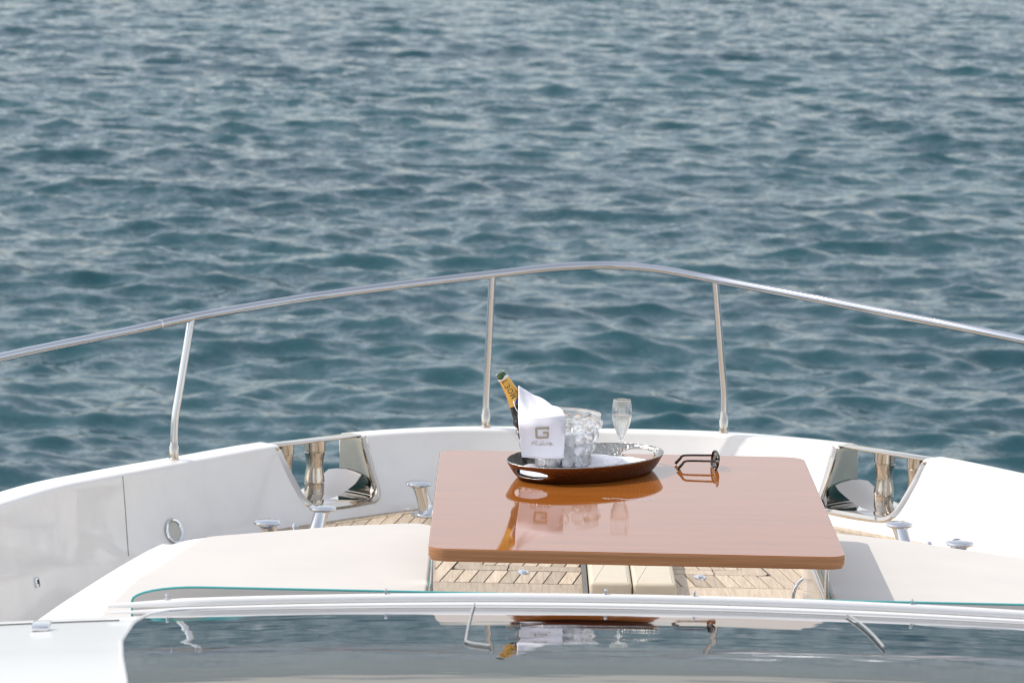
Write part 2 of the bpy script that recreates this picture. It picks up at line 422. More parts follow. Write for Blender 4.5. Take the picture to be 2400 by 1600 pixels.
# ------------------------------------------------------------------ the sea: one sheet of waves out to the horizon
def build_sea():
    rr = np.r_[np.linspace(6, 29, 24), np.geomspace(30, 135, 820), np.geomspace(135.4, 480, 440), np.geomspace(482, 900, 60), np.geomspace(910, 9000, 50)]
    half = R(13.5)
    th = np.r_[-np.geomspace(np.pi, half * 1.004, 70), np.linspace(-half, half, 720), np.geomspace(half * 1.004, np.pi, 70)]
    Rr, Th = np.meshgrid(rr, th, indexing='ij')
    x0 = Rr * np.sin(Th); y0 = Rr * np.cos(Th)
    dr = np.gradient(rr)[:, None]; dth = np.gradient(th)[None, :]
    sp = np.maximum(dr * np.ones_like(Rr), Rr * dth * np.ones_like(Rr))
    x, y, z = x0.copy(), y0.copy(), np.zeros_like(x0)
    n = 190
    lam = np.geomspace(.26, 10.0, n) * rng.uniform(.93, 1.07, n)
    wind = R(-112)
    for i in range(n):
        l = lam[i]
        d = wind + rng.normal(0, .9 if l < 2.5 else .6)
        wgt = math.exp(-(math.log(l / .80) / 1.0) ** 2)
        slope = .0262 * wgt + .0062
        a = slope * l / (2 * math.pi)
        k = 2 * math.pi / l
        ph = rng.uniform(0, 6.283)
        arg = k * (x0 * math.cos(d) + y0 * math.sin(d)) + ph
        fil = np.clip((l / sp - 2.2) / 2.5, 0, 1) * a
        c = np.cos(arg); s = np.sin(arg)
        z += fil * c
        x -= fil * s * math.cos(d) * 1.1; y -= fil * s * math.sin(d) * 1.1
    nr, nt_ = x.shape
    co = np.stack([x, y, z], -1).reshape(-1, 3).astype(np.float32)
    i = np.arange(nr - 1)[:, None] * nt_; j = np.arange(nt_ - 1)[None, :]
    q = np.stack([i + j, i + nt_ + j, i + nt_ + j + 1, i + j + 1], -1).reshape(-1, 4)[:, ::-1]
    me = bpy.data.meshes.new('water')
    me.vertices.add(len(co)); me.vertices.foreach_set('co', co.ravel())
    me.loops.add(q.size); me.loops.foreach_set('vertex_index', q.ravel().astype(np.int32))
    me.polygons.add(len(q)); me.polygons.foreach_set('loop_start', np.arange(0, q.size, 4, dtype=np.int32))
    me.polygons.foreach_set('use_smooth', np.ones(len(q), dtype=bool))
    me.update(calc_edges=True)
    me.materials.append(SEA)
    o = bpy.data.objects.new('water', me); COL.objects.link(o)
    tag(o, 'choppy teal sea stretching out beyond the bow rail', kind='structure')
build_sea()

# ------------------------------------------------------------------ the bow: bulwark, hull side, deck
half_pts = [(0, 16.58), (.43, 16.535), (.695, 16.43), (.955, 16.25), (1.3, 15.9), (1.57, 15.5), (1.87, 15.03), (2.09, 14.6), (2.36, 13.7), (2.6, 12.2), (2.74, 10.3), (2.8, 8.0)]
full = [(-a, b) for a, b in half_pts[:0:-1]] + half_pts
curve = resample(catmull([np.array(p) for p in full], 12), 241)
curve = [Vector((p.x + XC, p.y)) for p in curve]
NS = len(curve)
nrm = []
for i in range(NS):
    t = (curve[min(i + 1, NS - 1)] - curve[max(i - 1, 0)]).normalized()
    nrm.append(Vector((t.y, -t.x)) * -1)                # outward (curve runs port to starboard)
off = lambda i: abs(curve[i].x - XC)
capw = lambda i: .085 + .05 * min(off(i) / 1.8, 1)
flare = lambda i: .105 + .045 * min(off(i) / 1.0, 1) - .11 * min(max((off(i) - 1.25) / .7, 0), 1)
gun = lambda i: Z(2.436 - .024 * min(off(i) / 1.6, 1) - .02 * max(0, off(i) - 1.6))
def wall_pt(i, v):
    """inner face of the bulwark, v 0 at the deck, 1 at the gunwale"""
    d = -capw(i) - flare(i) * (1 - v) ** 1.25
    return Vector((*(curve[i] + nrm[i] * d), Z(DECK) + (gun(i) - Z(DECK)) * v))
def section(i):
    c, n, g = curve[i], nrm[i], gun(i)
    s = []
    zb = Z(DECK) - .30
    q = lambda d, z: s.append(Vector((*(c + n * d), z)))
    q(-capw(i) - flare(i) - .03, zb)
    for v in (0, .12, .3, .5, .7, .86):
        s.append(wall_pt(i, v))
    ci = -capw(i)
    for a in range(6):                                  # rolled inner edge
        an = R(8 + 82 * a / 5); q(ci + .016 - .018 * math.cos(an), g - .018 + .018 * math.sin(an))
    for a in range(6):                                  # rolled outer edge
        an = R(90 - 100 * a / 5); q(-.02 + .024 * math.cos(an), g - .024 + .024 * math.sin(an))
    q(.0, g - .08); q(-.03, g - .2); q(-.075, zb)
    return s
secs = [section(i) for i in range(NS)]
m = len(secs[0])
bm = bmesh.new()
vv = [[bm.verts.new(p) for p in s] for s in secs]
for i in range(NS - 1):
    for k in range(m):
        l = (k + 1) % m
        bm.faces.new((vv[i][k], vv[i][l], vv[i + 1][l], vv[i + 1][k]))
bm.faces.new(vv[0]); bm.faces.new(list(reversed(vv[-1])))
hull = thing('yacht_bow', (XC, 14, Z(DECK)), 'white fibreglass bow bulwark of the motor yacht, curving round the foredeck', 'yacht')
bul = from_bm('bulwark', bm, GEL, hull, True, 35)

# two fairlead openings cut through it
def nearest(o_, side):
    return min(range(NS), key=lambda i: abs((curve[i].x - XC) * side - o_) + (0 if curve[i].y > 14 else 9))
cutters = []
fair = []
for side in (-1, 1):
    i = nearest(1.145 if side < 0 else 1.17, side)
    n = Vector((*nrm[i], 0)); t = Vector((-n.y, n.x, 0)) * (1 if side < 0 else -1)    # t runs aft along the wall
    if t.y > 0: t = -t
    o3 = Vector((*curve[i], 0)); 
    M = Matrix(((t.x, 0, n.x, o3.x), (t.y, 0, n.y, o3.y), (0, 1, 0, 0), (0, 0, 0, 1)))   # local (t, z, n)
    zt, zb = gun(i), Z(2.645)
    outl = round_poly([(-.205, zt + .0), (-.205 + .005, zb), (.17, zb), (.225, zt + .0)], [.0, .05, .07, .0], 8)
    big = [(-.205, zt + .2)] + outl[0:1] + outl[1:-1] + outl[-1:] + [(.225, zt + .2)]
    cb = prism_bm(big, -.55, .4, M=M)
    bmesh.ops.recalc_face_normals(cb, faces=cb.faces)
    me = bpy.data.meshes.new('cut'); cb.to_mesh(me); cb.free()
    co_ = bpy.data.objects.new('cut', me); COL.objects.link(co_); cutters.append(co_)
    fair.append((side, i, M, outl, zt, zb))
for c_ in cutters:
    md = bul.modifiers.new('b', 'BOOLEAN'); md.operation = 'DIFFERENCE'; md.object = c_; md.solver = 'EXACT'
dg = bpy.context.evaluated_depsgraph_get()
nm = bpy.data.meshes.new_from_object(bul.evaluated_get(dg)); bul.modifiers.clear(); bul.data = nm; nm.name = 'bulwark'
for c_ in cutters: bpy.data.objects.remove(c_, do_unlink=True)
for p in nm.polygons: p.use_smooth = True
nm.set_sharp_from_angle(angle=R(35))

# outer hull side down to the water
V = []
for i in range(NS):
    c, n = curve[i], nrm[i]
    for d, z in ((-.07, Z(DECK) - .03), (-.16, Z(DECK) - .5), (-.4, 1.4), (-.62, .5), (-.75, -.5)):
        V.append(Vector((*(c + n * d), z)))
mesh('hull_side', V, grid_faces(NS, 5), GEL, hull)

def on_wall(px, py):
    best = None
    for i in range(10, NS - 10):
        for v in np.linspace(0, 1, 60):
            q = wall_pt(i, v); a, b = proj(q); e = (a - px) ** 2 + (b - py) ** 2
            if best is None or e < best[0]: best = (e, i, v, q)
    return best
def wall_frame(px, py):
    _, i, v, q = on_wall(px, py)
    t = (wall_pt(i + 1, v) - wall_pt(i - 1, v)).normalized(); u = (wall_pt(i, min(v + .05, 1)) - wall_pt(i, max(v - .05, 0))).normalized()
    n = t.cross(u).normalized()
    if n.dot(EYE - q) < 0: n = -n
    u = n.cross(t)
    return Matrix(((t.x, u.x, n.x, q.x), (t.y, u.y, n.y, q.y), (t.z, u.z, n.z, q.z), (0, 0, 0, 1))), i
# panel seam
def wall_x(x, v):
    k = min(range(12, NS // 2), key=lambda i: abs(wall_pt(i, v).x - x) + (9 if curve[i].y < 13.5 else 0))
    a, b = wall_pt(k - 1, v), wall_pt(k + 1, v); t_ = (x - a.x) / (b.x - a.x); return a + (b - a) * t_
_, i, v, q = on_wall(282, 1150)
tube('panel_seam', [wall_x(q.x - .03 * (x - .9), x) for x in np.linspace(.02, .97, 14)], .0020, SEAM, hull, 6)
# round courtesy lamp and small socket
M, i = wall_frame(405, 1246)
lamp = lathe('courtesy_lamp', [(.036, 0), (.044, .002), (.047, .007), (.044, .011), (.037, .010), (.034, .006)], M, CHROME, hull, 40)
lathe('lens', [(0, .007), (.02, .0068), (.0355, .005)], M, FROST, lamp, 32)
M, i = wall_frame(101, 1419)
sock = from_bm('socket', rbox_bm((0, 0, .003), (.028, .034, .010), .003, 2), SATIN, hull); sock.data.transform(M)
s2 = from_bm('contact', rbox_bm((0, .002, .0085), (.012, .015, .003), .001, 1), DARK, sock); s2.data.transform(M)

# deck: dark caulk sheet, then every teak plank on top of it
deck_line = [Vector((*(curve[i] + nrm[i] * (-capw(i) - flare(i) + .03)),)) for i in range(0, NS)]
poly = [(p.x, p.y) for p in deck_line if p.y > 9.6]
SIDE = 1.43
poly = clip(clip(poly, (XC - SIDE, 20), (XC - SIDE, 0)) if False else clip(poly, (XC - SIDE, 20), (XC - SIDE, 0)), (XC + SIDE, 0), (XC + SIDE, 20))
mesh_side = [(p.x, p.y) for p in deck_line if p.y > 6]
deck = from_bm('deck', prism_bm(poly, Z(2.93), Z(DECK) - .0045), [CAULK, GEL], None, False)
for p in deck.data.polygons:
    if abs(p.normal.z) < .5: p.material_index = 1
from_bm('side_deck', prism_bm(mesh_side, Z(2.97), Z(2.92)), GEL, deck, False)
tag(deck, 'teak planked foredeck inside the bow bulwark', kind='structure')
def plank(name, pl, h=.0045):
    if len(pl) < 3: return
    q = [pl[0]]
    for p in pl[1:]:
        if (Vector(p) - Vector(q[-1])).length > .004: q.append(p)
    if (Vector(q[0]) - Vector(q[-1])).length < .004: q.pop()
    if len(q) < 3: return
    ar = abs(sum(q[i - 1][0] * q[i][1] - q[i][0] * q[i - 1][1] for i in range(len(q)))) / 2
    if ar < .0012: return
    q = inset_poly(q, .0026)
    bm = prism_bm(q, Z(DECK) - .02, Z(DECK) - .0045 + h + random.uniform(-.0006, .0006))
    return from_bm(name, bm, TEAK, deck, False)
# boundary the planks are trimmed to (inside the margin board)
marg = [Vector((*(curve[i] + nrm[i] * (-capw(i) - flare(i) - .055)),)) for i in range(NS)]
trim = [(p.x, p.y) for p in marg if p.y > 12.7]
trim_c = trim[::6] + [trim[-1]]
def clip_trim(pl):
    for a, b in zip(trim_c, trim_c[1:]):
        pl = clip(pl, b, a)
        if len(pl) < 3: return []
    pl = clip(pl, (XC - SIDE, 20), (XC - SIDE, 0))
    return clip(pl, (XC + SIDE, 0), (XC + SIDE, 20)) if len(pl) > 2 else []
for a in range(0, NS - 1, 1):
    pass
idx = [i for i in range(NS) if abs(marg[i].x - XC) < SIDE - .02 and marg[i].y > 14]
step = 11
for a in range(idx[0], idx[-1], step):
    b = min(a + step, idx[-1])
    inner = [marg[i] for i in range(a, b + 1)]
    outer = [curve[i] + nrm[i] * (-capw(i) - flare(i) + .02) for i in range(a, b + 1)]
    pl = [tuple(p) for p in inner] + [tuple(p) for p in reversed(outer)]
    q = inset_poly(pl, .0015)
    from_bm('margin_board', prism_bm(q, Z(DECK) - .02, Z(DECK)), TEAK, deck, False)
LEAN = math.tan(R(8.2)); WID = .0515
HY0, HY1 = 14.62, 14.86                    # aft margin board / hatch edges
def strips(side, x_in, y0, y1, n0, n1, extra=()):
    """planks leaning towards the bow, side -1 to port"""
    for k in range(n0, n1):
        xa = x_in + side * k * WID; xb = x_in + side * (k + 1) * WID
        pl = [(xa, y0), (xb, y0), (xb - side * LEAN * (y1 - y0), y1), (xa - side * LEAN * (y1 - y0), y1)]
        if side < 0: pl = pl[::-1]
        pl = clip_trim(pl)
        for (a, b) in extra:
            if len(pl) >= 3: pl = clip(pl, a, b)
        plank('plank', pl)
XL = P(1054, 1349, DECK).x; XR = P(1812, 1360, DECK).x
XLi = P(1366, 1360, DECK).x; XRi = P(1588, 1377, 2.62).x + .004
# hatches run from HY1 forward to 15.75; long planks outboard of them, short ones aft of them
strips(-1, XL - LEAN * (HY1 - HY0), HY0, 16.5, 0, 34)
strips(1, XR + LEAN * (HY1 - HY0), HY0, 16.5, 0, 34)
xs = XL - LEAN * (HY1 - HY0)
for k in range(0, 12):                     # short planks aft of the port hatch
    xa, xb = xs + k * WID, xs + (k + 1) * WID
    d = LEAN * (HY1 - HY0)
    plank('plank', clip([(xa, HY0), (xb, HY0), (xb + d, HY1), (xa + d, HY1)], (XLi, HY0), (XLi, HY1)))
for k in range(0, 8):                      # and of the starboard one
    xa, xb = XR + LEAN * (HY1 - HY0) - (k + 1) * WID, XR + LEAN * (HY1 - HY0) - k * WID
    d = LEAN * (HY1 - HY0)
    plank('plank', clip([(xa, HY0), (xb, HY0), (xb - d, HY1), (xa - d, HY1)], (XRi, HY1), (XRi, HY0)))
for (a, b) in ((-1.95, -.6), (-.6, XLi), (XRi, 1.1), (1.1, 2.5)):        # aft margin board
    plank('margin_board', clip_trim([(a, 14.2), (b, 14.2), (b, HY0), (a, HY0)]))
# lounge floor between the seats and the strip just ahead of them
def floor_run(xa, xb, y0, y1):
    n_ = max(1, round((xb - xa) / WID))
    for k in range(n_):
        a, b = xa + (xb - xa) * k / n_, xa + (xb - xa) * (k + 1) / n_
        plank('plank', [(a, y0), (b, y0), (b, y1), (a, y1)])
floor_run(-.19, 2 * XC + .19, 9.85, 14.19)
floor_run(XC - SIDE, -.195, 13.03, 14.19); floor_run(2 * XC + .195, XC + SIDE, 13.03, 14.19)
# hatch lids: border boards with a rounded corner, short planks inside
def hatch(side, xo, xi):
    yb = HY1 + .004; wbd = .095
    xc_ = xo - side * .14
    sh = lambda pl: [(x + LEAN * max(0, min(1, (o + W - x) / W)) * (y - HY1), y) for x, y in pl]
    s = lambda pl: sh(pl) if side < 0 else [(xo + xo - x, y) for x, y in sh(pl)][::-1]
    o = xo
    W = abs(xi - xo)
    corner = round_poly([(o + .004, yb), (o + .20, yb), (o + .20, yb + wbd), (o + .10, yb + wbd), (o + .10, yb + .24), (o + .004, yb + .24)], [.05, 0, 0, .02, 0, 0], 6)
    plank('hatch_corner', s(corner))
    plank('hatch_border', s([(o + .2, yb), (o + W, yb), (o + W, yb + wbd), (o + .2, yb + wbd)]))
    plank('hatch_border', s([(o + .004, yb + .24), (o + .10, yb + .24), (o + .10, 15.75), (o + .004, 15.75)]))
    plank('hatch_border', s([(o + .1, 15.66), (o + W, 15.66), (o + W, 15.75), (o + .1, 15.75)]))
    k = 0
    while k < 12:
        xa = o + .1 + k * WID - .11; xb = xa + WID; d = LEAN * (15.66 - yb - wbd)
        pl = [(xa, yb + wbd), (xb, yb + wbd), (xb + d, 15.66), (xa + d, 15.66)]
        pl = clip(pl, (o + .1, 15.66), (o + .1, yb + wbd)) if False else clip(pl, (o + .1, 15.66), (o + .1, 14))
        pl = clip(pl, (o + W, 14), (o + W, 15.66)) if len(pl) > 2 else pl
        if len(pl) > 2: plank('plank', s(pl))
        k += 1
hatch(-1, XL, XLi); hatch(1, XR, XRi)
# centre of the deck ahead of the padded covers
for k in range(6):
    xa = XLi + .005 + k * (XRi - XLi - .01) / 6; xb = xa + (XRi - XLi - .01) / 6
    plank('plank', clip_trim([(xa, 15.2), (xb, 15.2), (xb, 16.5), (xa, 16.5)]))
for a, b in ((XL, XLi), (XRi, XR)):
    n_ = int((b - a) / WID)
    for k in range(n_):
        plank('plank', clip_trim([(a + k * (b - a) / n_, 15.755), (a + (k + 1) * (b - a) / n_, 15.755), (a + (k + 1) * (b - a) / n_, 16.5), (a + k * (b - a) / n_, 16.5)]))

# steel hatch latches set in the teak
for (px, py, lab) in ((1226, 1341, 'steel hatch latch in the teak left of the beige padded covers'), (1640, 1353, 'steel hatch latch in the teak right of the beige padded covers')):
    c = P(px, py, DECK)
    t = thing('hatch_latch', c, lab, 'latch', 'hatch latches flush with the deck')
    from_bm('plate', prism_bm([(c.x + .021 * math.cos(a) * (1 if abs(math.cos(a)) < .8 else 1.0), c.y + .042 * math.sin(a)) for a in np.linspace(0, 2 * math.pi, 28)[:-1]], c.z - .004, c.z + .004, .002, 2), CHROME, t)
    from_bm('lever', rbox_bm((c.x + .004, c.y - .006, c.z + .0055), (.018, .03, .004), .0015, 2), SATIN, t)

# ------------------------------------------------------------------ fairleads
for (side, i, M, outl, zt, zb) in fair:
    lab = 'polished steel fairlead with two rollers in the shaded bulwark, left of the table' if side < 0 else 'polished steel fairlead with two rollers in the sunlit bulwark, right of the table'
    c = M @ Vector((0, zb, -.12))
    t = thing('fairlead', c, lab, 'fairlead', 'fairleads in the bulwark')
    # U-shaped liner through the wall with a rolled lip on the inboard side
    prof = [(.0, .03), (.0, -.10), (.0, -.20), (-.006, -.265), (.004, -.275), (.014, -.268)]
    n_in = len(outl); V = []
    ctr = Vector((.01, (zt + zb) / 2 + .05))
    dens = resample([Vector((a, b)) for a, b in outl], 60)
    dens[0].y -= .010; dens[-1].y -= .010
    wl = lambda z: -capw(i) - flare(i) * (1 - min(max((z - Z(DECK)) / (gun(i) - Z(DECK)), 0), 1)) ** 1.25
    for p in dens:
        inn = (ctr - p).normalized()
        face = wl(p.y)
        for a, nn in ((.004, -.012), (.006, -.04), (.006, face + .03), (.007, face - .004), (.004, face - .016), (-.010, face - .020), (-.024, face - .013), (-.028, face + .002)):
            q = p + inn * a; V.append(M @ Vector((q.x, q.y, nn)))
    mesh('liner', V, grid_faces(len(dens), 8), WARMST, t)
    # flared bright plate inside, on the forward half of the floor
    V = []
    for a in range(13):
        for b in range(5):
            tt = -.19 + .36 * a / 12
            up = .02 * math.sin(b / 4 * 3.1) + (.10 * max(0, (-.02 - tt) / .17) ** 1.5)
            V.append(M @ Vector((tt, zb + .006 + up * .7, -.16 + .20 * b / 4)))
    mesh('base_plate', V, grid_faces(13, 5), WARMST, t)
    bmx = rbox_bm((0, 0, 0), (.45, .009, .062), .003, 2); bmesh.ops.transform(bmx, matrix=M @ Matrix.Translation((.01, zt - .004, -.085)), verts=bmx.verts)
    from_bm('cap_plate', bmx, WARMST, t)
    for (tt, rr_) in ((-.01, .041), (.145, .036)):
        h = zt - zb - .008
        Mr = M @ Matrix.Translation((tt, zb + .004, -.075)) @ Matrix.Rotation(-math.pi / 2, 4, 'X')
        prof = [(0, 0), (rr_ * .9, 0), (rr_ * .92, .03), (rr_ * .93, .05), (rr_ * .88, .052), (rr_ * .88, .055), (rr_ * .97, .057), (rr_ * .93, .075), (rr_ * .8, .105), (rr_ * .78, .125), (rr_ * .88, .155), (rr_ * .98, .170), (rr_ * .93, .172), (rr_ * .93, .175), (rr_, .177), (rr_, h), (0, h)]
        lathe('roller', prof, Mr, WARMST, t, 32, 30)

# ------------------------------------------------------------------ bow rail
rail_px = [(-420, 944, 13.2), (0, 838, 14.45), (300, 776, 15.2), (449, 744, 15.43), (725, 697, 15.95), (1000, 661, 16.28), (1150, 643.5, 16.4), (1300, 627, 16.46), (1417, 622, 16.48), (1500, 626.5, 16.46), (1570, 635, 16.43), (1679, 656, 16.36), (1860, 690, 16.14), (2048, 727, 15.88), (2400, 797, 15.33), (2900, 905, 13.9)]
rpts = [PY(a, b, y) for a, b, y in rail_px]
far_l = [Vector((XC - 2.62, 11.0, rpts[0].z - .06)), Vector((XC - 2.72, 9.0, rpts[0].z - .08))]
far_r = [Vector((XC + 2.62, 11.0, rpts[-1].z - .06)), Vector((XC + 2.72, 9.0, rpts[-1].z - .08))]
rpath = resample(catmull(far_l[::-1] + rpts + far_r, 14), 1400)
rail = thing('bow_rail', (XC, 16.4, Z(GUN)), 'polished stainless steel bow rail arching over the bulwark on slim stanchions', 'railing')
tube('handrail', rpath[::5], .0158, RAILST, rail, 16)
_k = min(range(len(rpath)), key=lambda k: abs(proj(rpath[k])[0] - 378))
tube('joint_ring', [rpath[_k] + (rpath[_k + 5] - rpath[_k]).normalized() * s for s in (-.004, .004)], .0172, SATIN, rail, 16)
def stanchion(top, base, bend=.14):
    up = Vector((0, 0, 1))
    kx = base + up * bend
    pts = catmull([base, base + up * .05, base + up * (bend * .72), kx + (top - kx) * .06, kx + (top - kx) * .3, top], 6)
    o = tube('stanchion', pts, .0142, SATIN, rail, 14)
    lathe('socket', [(.0155, -.002), (.0195, 0), (.0195, .005), (.0175, .007), (.0175, .050), (.0145, .054), (.0135, .085), (.012, .088)], Matrix.Translation(base), WARMST, o, 24)
for (bx, by, tx) in ((406, 1066, 449), (1136, 1000, 1152), (1694, 1016, 1679), (-330, 1216, -250), (2640, 1176, 2588)):
    tp = min(rpath[220:-220], key=lambda p: abs(proj(p)[0] - tx))
    best = None
    for k_ in range((NS - 1) * 10):
        i = k_ // 10; f_ = k_ % 10 / 10
        q = Vector((*((curve[i] - nrm[i] * capw(i) * .5) * (1 - f_) + (curve[i + 1] - nrm[i + 1] * capw(i + 1) * .5) * f_), gun(i))); a, b = proj(q)
        e = abs(a - bx) + (99 if q.y < 12 else 0)
        if best is None or e < best[0]: best = (e, q)
    q = best[1]
    stanchion(tp, q)

# ------------------------------------------------------------------ mooring bollards in V pairs
def bollard_pair(heads, lab):
    c = sum((h for h in heads), Vector()) / len(heads); c.z = Z(DECK)
    t = thing('bollard', c, lab, 'bollard', 'steel mooring bollards on the foredeck')
    ax = (heads[1] - heads[0]); ax.z = 0; L = ax.length; ax.normalize(); sd = Vector((-ax.y, ax.x, 0))
    M = Matrix(((ax.x, sd.x, 0, c.x), (ax.y, sd.y, 0, c.y), (0, 0, 1, c.z), (0, 0, 0, 1)))
    bm = prism_bm(round_poly([(-L / 2 - .02, -.06), (L / 2 + .02, -.06), (L / 2 + .02, .06), (-L / 2 - .02, .06)], .055, 8), .001, .012, .006, 3, M)
    from_bm('base_plate', bm, CHROME, t)
    for h in heads:
        foot = Vector((h.x, h.y, Z(DECK) + .008)) + (c - h) * .36; foot.z = Z(DECK) + .008
        d = (h - foot)
        k = [foot + d * s for s in (0, .05, .14, .3, .6, .9, .97)]
        tube('post', k, [.052, .040, .031, .027, .026, .028, .031], CHROME, t, 20)
        Mh = Matrix.Translation(h)
        lathe('head', [(0, -.012), (.03, -.012), (.046, -.006), (.051, 0), (.049, .005), (.040, .009), (0, .011)], Mh, CHROME, t, 32)
    # short cross pin with a ball end
    b0 = c + Vector((0, 0, .012)); b1 = c + Vector((0, 0, .075))
    tube('pin', [b0, b1], .009, CHROME, t, 12)
    lathe('ball', [(0, -.014), (.008, -.0115), (.014, 0), (.008, .0115), (0, .014)], Matrix.Translation(b1 + Vector((0, 0, .01))), CHROME, t, 16)
HD = 2.575
bollard_pair([P(626, 1224, HD), P(756, 1191, HD)], 'V shaped steel bollard behind the left sunpad, under the left fairlead')
bollard_pair([P(2250, 1273, HD), P(2108, 1229, HD)], 'V shaped steel bollard behind the right sunpad, under the right fairlead')
bollard_pair([P(982, 1133, HD), P(1103, 1124, HD + .002)], 'steel bollard standing on the teak at the left edge of the table')

# ------------------------------------------------------------------ seat bases and sunpads
def shx(pl): return [(x + .048, y) for x, y in pl]
def mir(pl): return [(2 * XC - x, y) for x, y in pl][::-1]
pad = round_poly([(-.256, 9.95), (-.256, 12.98), (-.534, 12.88), (-.945, 12.63), (-1.075, 11.94), (-1.13, 11.4), (-1.24, 9.95)], [.0, .07, .0, .10, .3, .3, .0], 8)
base = round_poly([(-.25, 9.7), (-.25, 12.99), (-.56, 12.95)], [0, .06, 0], 6) + [tuple(p) for p in catmull([np.array(q) for q in ((-.80, 12.94), (-.94, 12.91), (-1.035, 12.83), (-1.095, 12.68), (-1.15, 12.44), (-1.22, 12.08), (-1.31, 11.55), (-1.41, 10.8), (-1.5, 9.7))], 6)]
for side in (-1, 1):
    bp, pp = shx(base), shx(pad)
    if side > 0:
        tk = lambda pl: [(x, y - .19 * max(0, abs(x - XC) - .6) * (1 if y > 12 else 0)) for x, y in mir(pl)]
        bp, pp = tk(bp), tk(pp)
    nm_ = 'left' if side < 0 else 'right'
    o = from_bm('seat_base', prism_bm(bp, Z(DECK) - .03, Z(2.255), .035, 4), GEL, None)
    tag(o, 'white moulded seat base under the sunpad %s of the table' % nm_, 'seat base', 'moulded seat bases of the bow lounge')
    t = thing('sunpad', (sum(p[0] for p in pp) / len(pp), 11.6, Z(2.255)), ('cream sunpad in full sun left of the table' if side < 0 else 'cream sunpad right of the table with the table shadow across it'), 'cushion', 'cream sunpads beside the table')
    bm = prism_bm(inset_poly(pp, .002), Z(2.252), Z(PAD), .008, 4)
    from_bm('cushion', bm, VINYL, t)
    pi = inset_poly(pp, .003)
    tube('piping', [Vector((x, y, Z(PAD) - .009)) for x, y in pi], .0036, TEAL, t, 8, True)
# backrest along the coachroof
bz0, bz1 = Z(2.25), Z(1.816)
x0 = -.853; x1 = 2 * XC - x0
def ell_corner(cx, cz, rx, rz, a0, a1, n=9):
    return [(cx + rx * math.cos(a0 + (a1 - a0) * k / (n - 1)), cz + rz * math.sin(a0 + (a1 - a0) * k / (n - 1))) for k in range(n)]
outl = [(x1, bz0)] + ell_corner(x1 - .16, bz1 - .034, .16, .034, 0, math.pi / 2) + ell_corner(x0 + .16, bz1 - .034, .16, .034, math.pi / 2, math.pi) + [(x0, bz0)]
My = Matrix(((1, 0, 0, 0), (0, 0, 1, 0), (0, 1, 0, 0), (0, 0, 0, 1)))
t = thing('backrest', (XC, 9.8, bz0), 'long cream backrest with teal piping along the coachroof', 'backrest cushion')
bm = prism_bm(outl, 9.70, 9.86, .02, 4, My, .006)
for v_ in bm.verts: v_.co.z -= (v_.co.y - 9.70) * .30            # the back slopes down towards the seats
from_bm('cushion', bm, VINYL, t)
tube('piping', [Vector((x, 9.702, z - .001)) for x, z in outl], .0027, TEAL, t, 8)

# grab handle panel at the right-hand seat
c = P(1896, 1392, 2.30)
t = thing('grab_panel', (c.x, c.y, Z(DECK)), 'white upright panel with a curved steel grab handle under the right end of the table', 'grab handle')
pc = PY(1896, 1340, 13.36); xx = pc.x
from_bm('panel', rbox_bm((xx, 13.36, (Z(2.36) + Z(DECK)) / 2), (.018, .10, Z(2.36) - Z(DECK)), .006, 3), GEL, t)
hp = [PY(a, b, 13.33) for a, b in ((1899, 1348), (1894, 1351), (1880, 1358), (1868, 1371), (1861, 1390), (1860, 1410), (1866, 1428), (1880, 1440), (1897, 1444))]
tube('handle', catmull(hp, 5), .0062, CHROME, t, 12)
t.location = (xx, 13.36, Z(DECK))
for ch in list(bpy.data.objects):
    if ch.parent == t: ch.matrix_parent_inverse = Matrix.Translation(-Vector(t.location))

# two beige padded covers ahead of the table
Y0 = 14.24; xa = P(1384, 1374, 2.62).x; xb = P(1484, 1374, 2.62).x; xc_ = P(1588, 1377, 2.62).x
for (a, b, lab) in ((xa, xb - .002, 'left of two beige padded covers seen under the table'), (xb + .002, xc_, 'right of two beige padded covers seen under the table')):
    bm = prism_bm(round_poly([(a, Y0), (b, Y0), (b, 15.15), (a, 15.15)], .012, 4), Z(DECK) - .01, Z(2.62), .014, 4)
    o = from_bm('padded_cover', bm, BEIGE, None)
    tag(o, lab, 'padded cover', 'beige padded covers on the foredeck')
pa, pb = P(1366, 1385, DECK).x, P(1376, 1385, DECK).x
o = from_bm('gap_shade_strip', rbox_bm(((pa + pb) / 2, 14.66, Z(DECK) + .015), (pb - pa, .86, .05), .002, 1), RUBBER, None)  # dark box put in for the shadow in the gap beside the covers
tag(o, 'dark strip standing in for the shadowed gap at the left side of the beige padded covers', 'gap shade strip')

# ------------------------------------------------------------------ table
tl, tr_ = P(1003, 1284, TABLE), P(1985, 1306, TABLE)
yf = (tl.y + tr_.y) / 2
bl, br = P(1031, 1053, TABLE), P(1883, 1071, TABLE)
yb = (bl.y + br.y) / 2
xl, xr = (tl.x + bl.x) / 2, (tr_.x + br.x) / 2
table = thing('table', ((xl + xr) / 2, (yf + yb) / 2, Z(DECK)), 'varnished mahogany table with rounded corners and mirror gloss', 'table')
outl = round_poly([(xl, yf), (xr, yf), (xr, yb), (xl, yb)], [.05, .05, .06, .06], 10)
bm = prism_bm(outl, Z(TABLE) - .027, Z(TABLE), .003, 3)
from_bm('tabletop', bm, [VARN], table)
tt_ = bpy.data.objects['tabletop']; tt_.data.materials.append(EDGEW)
for p in tt_.data.polygons:
    if abs(p.normal.z) < .5: p.material_index = 1
bm = prism_bm(inset_poly(outl, .004), Z(TABLE) - .0345, Z(TABLE) - .0275, 0)
from_bm('bottom_trim', bm, EDGEW, table)
for (a, b) in ((xl + .02, yf + .2), (xr - .02, yf + .2), (xl + .02, yb - .2), (xr - .02, yb - .2)):
    pass
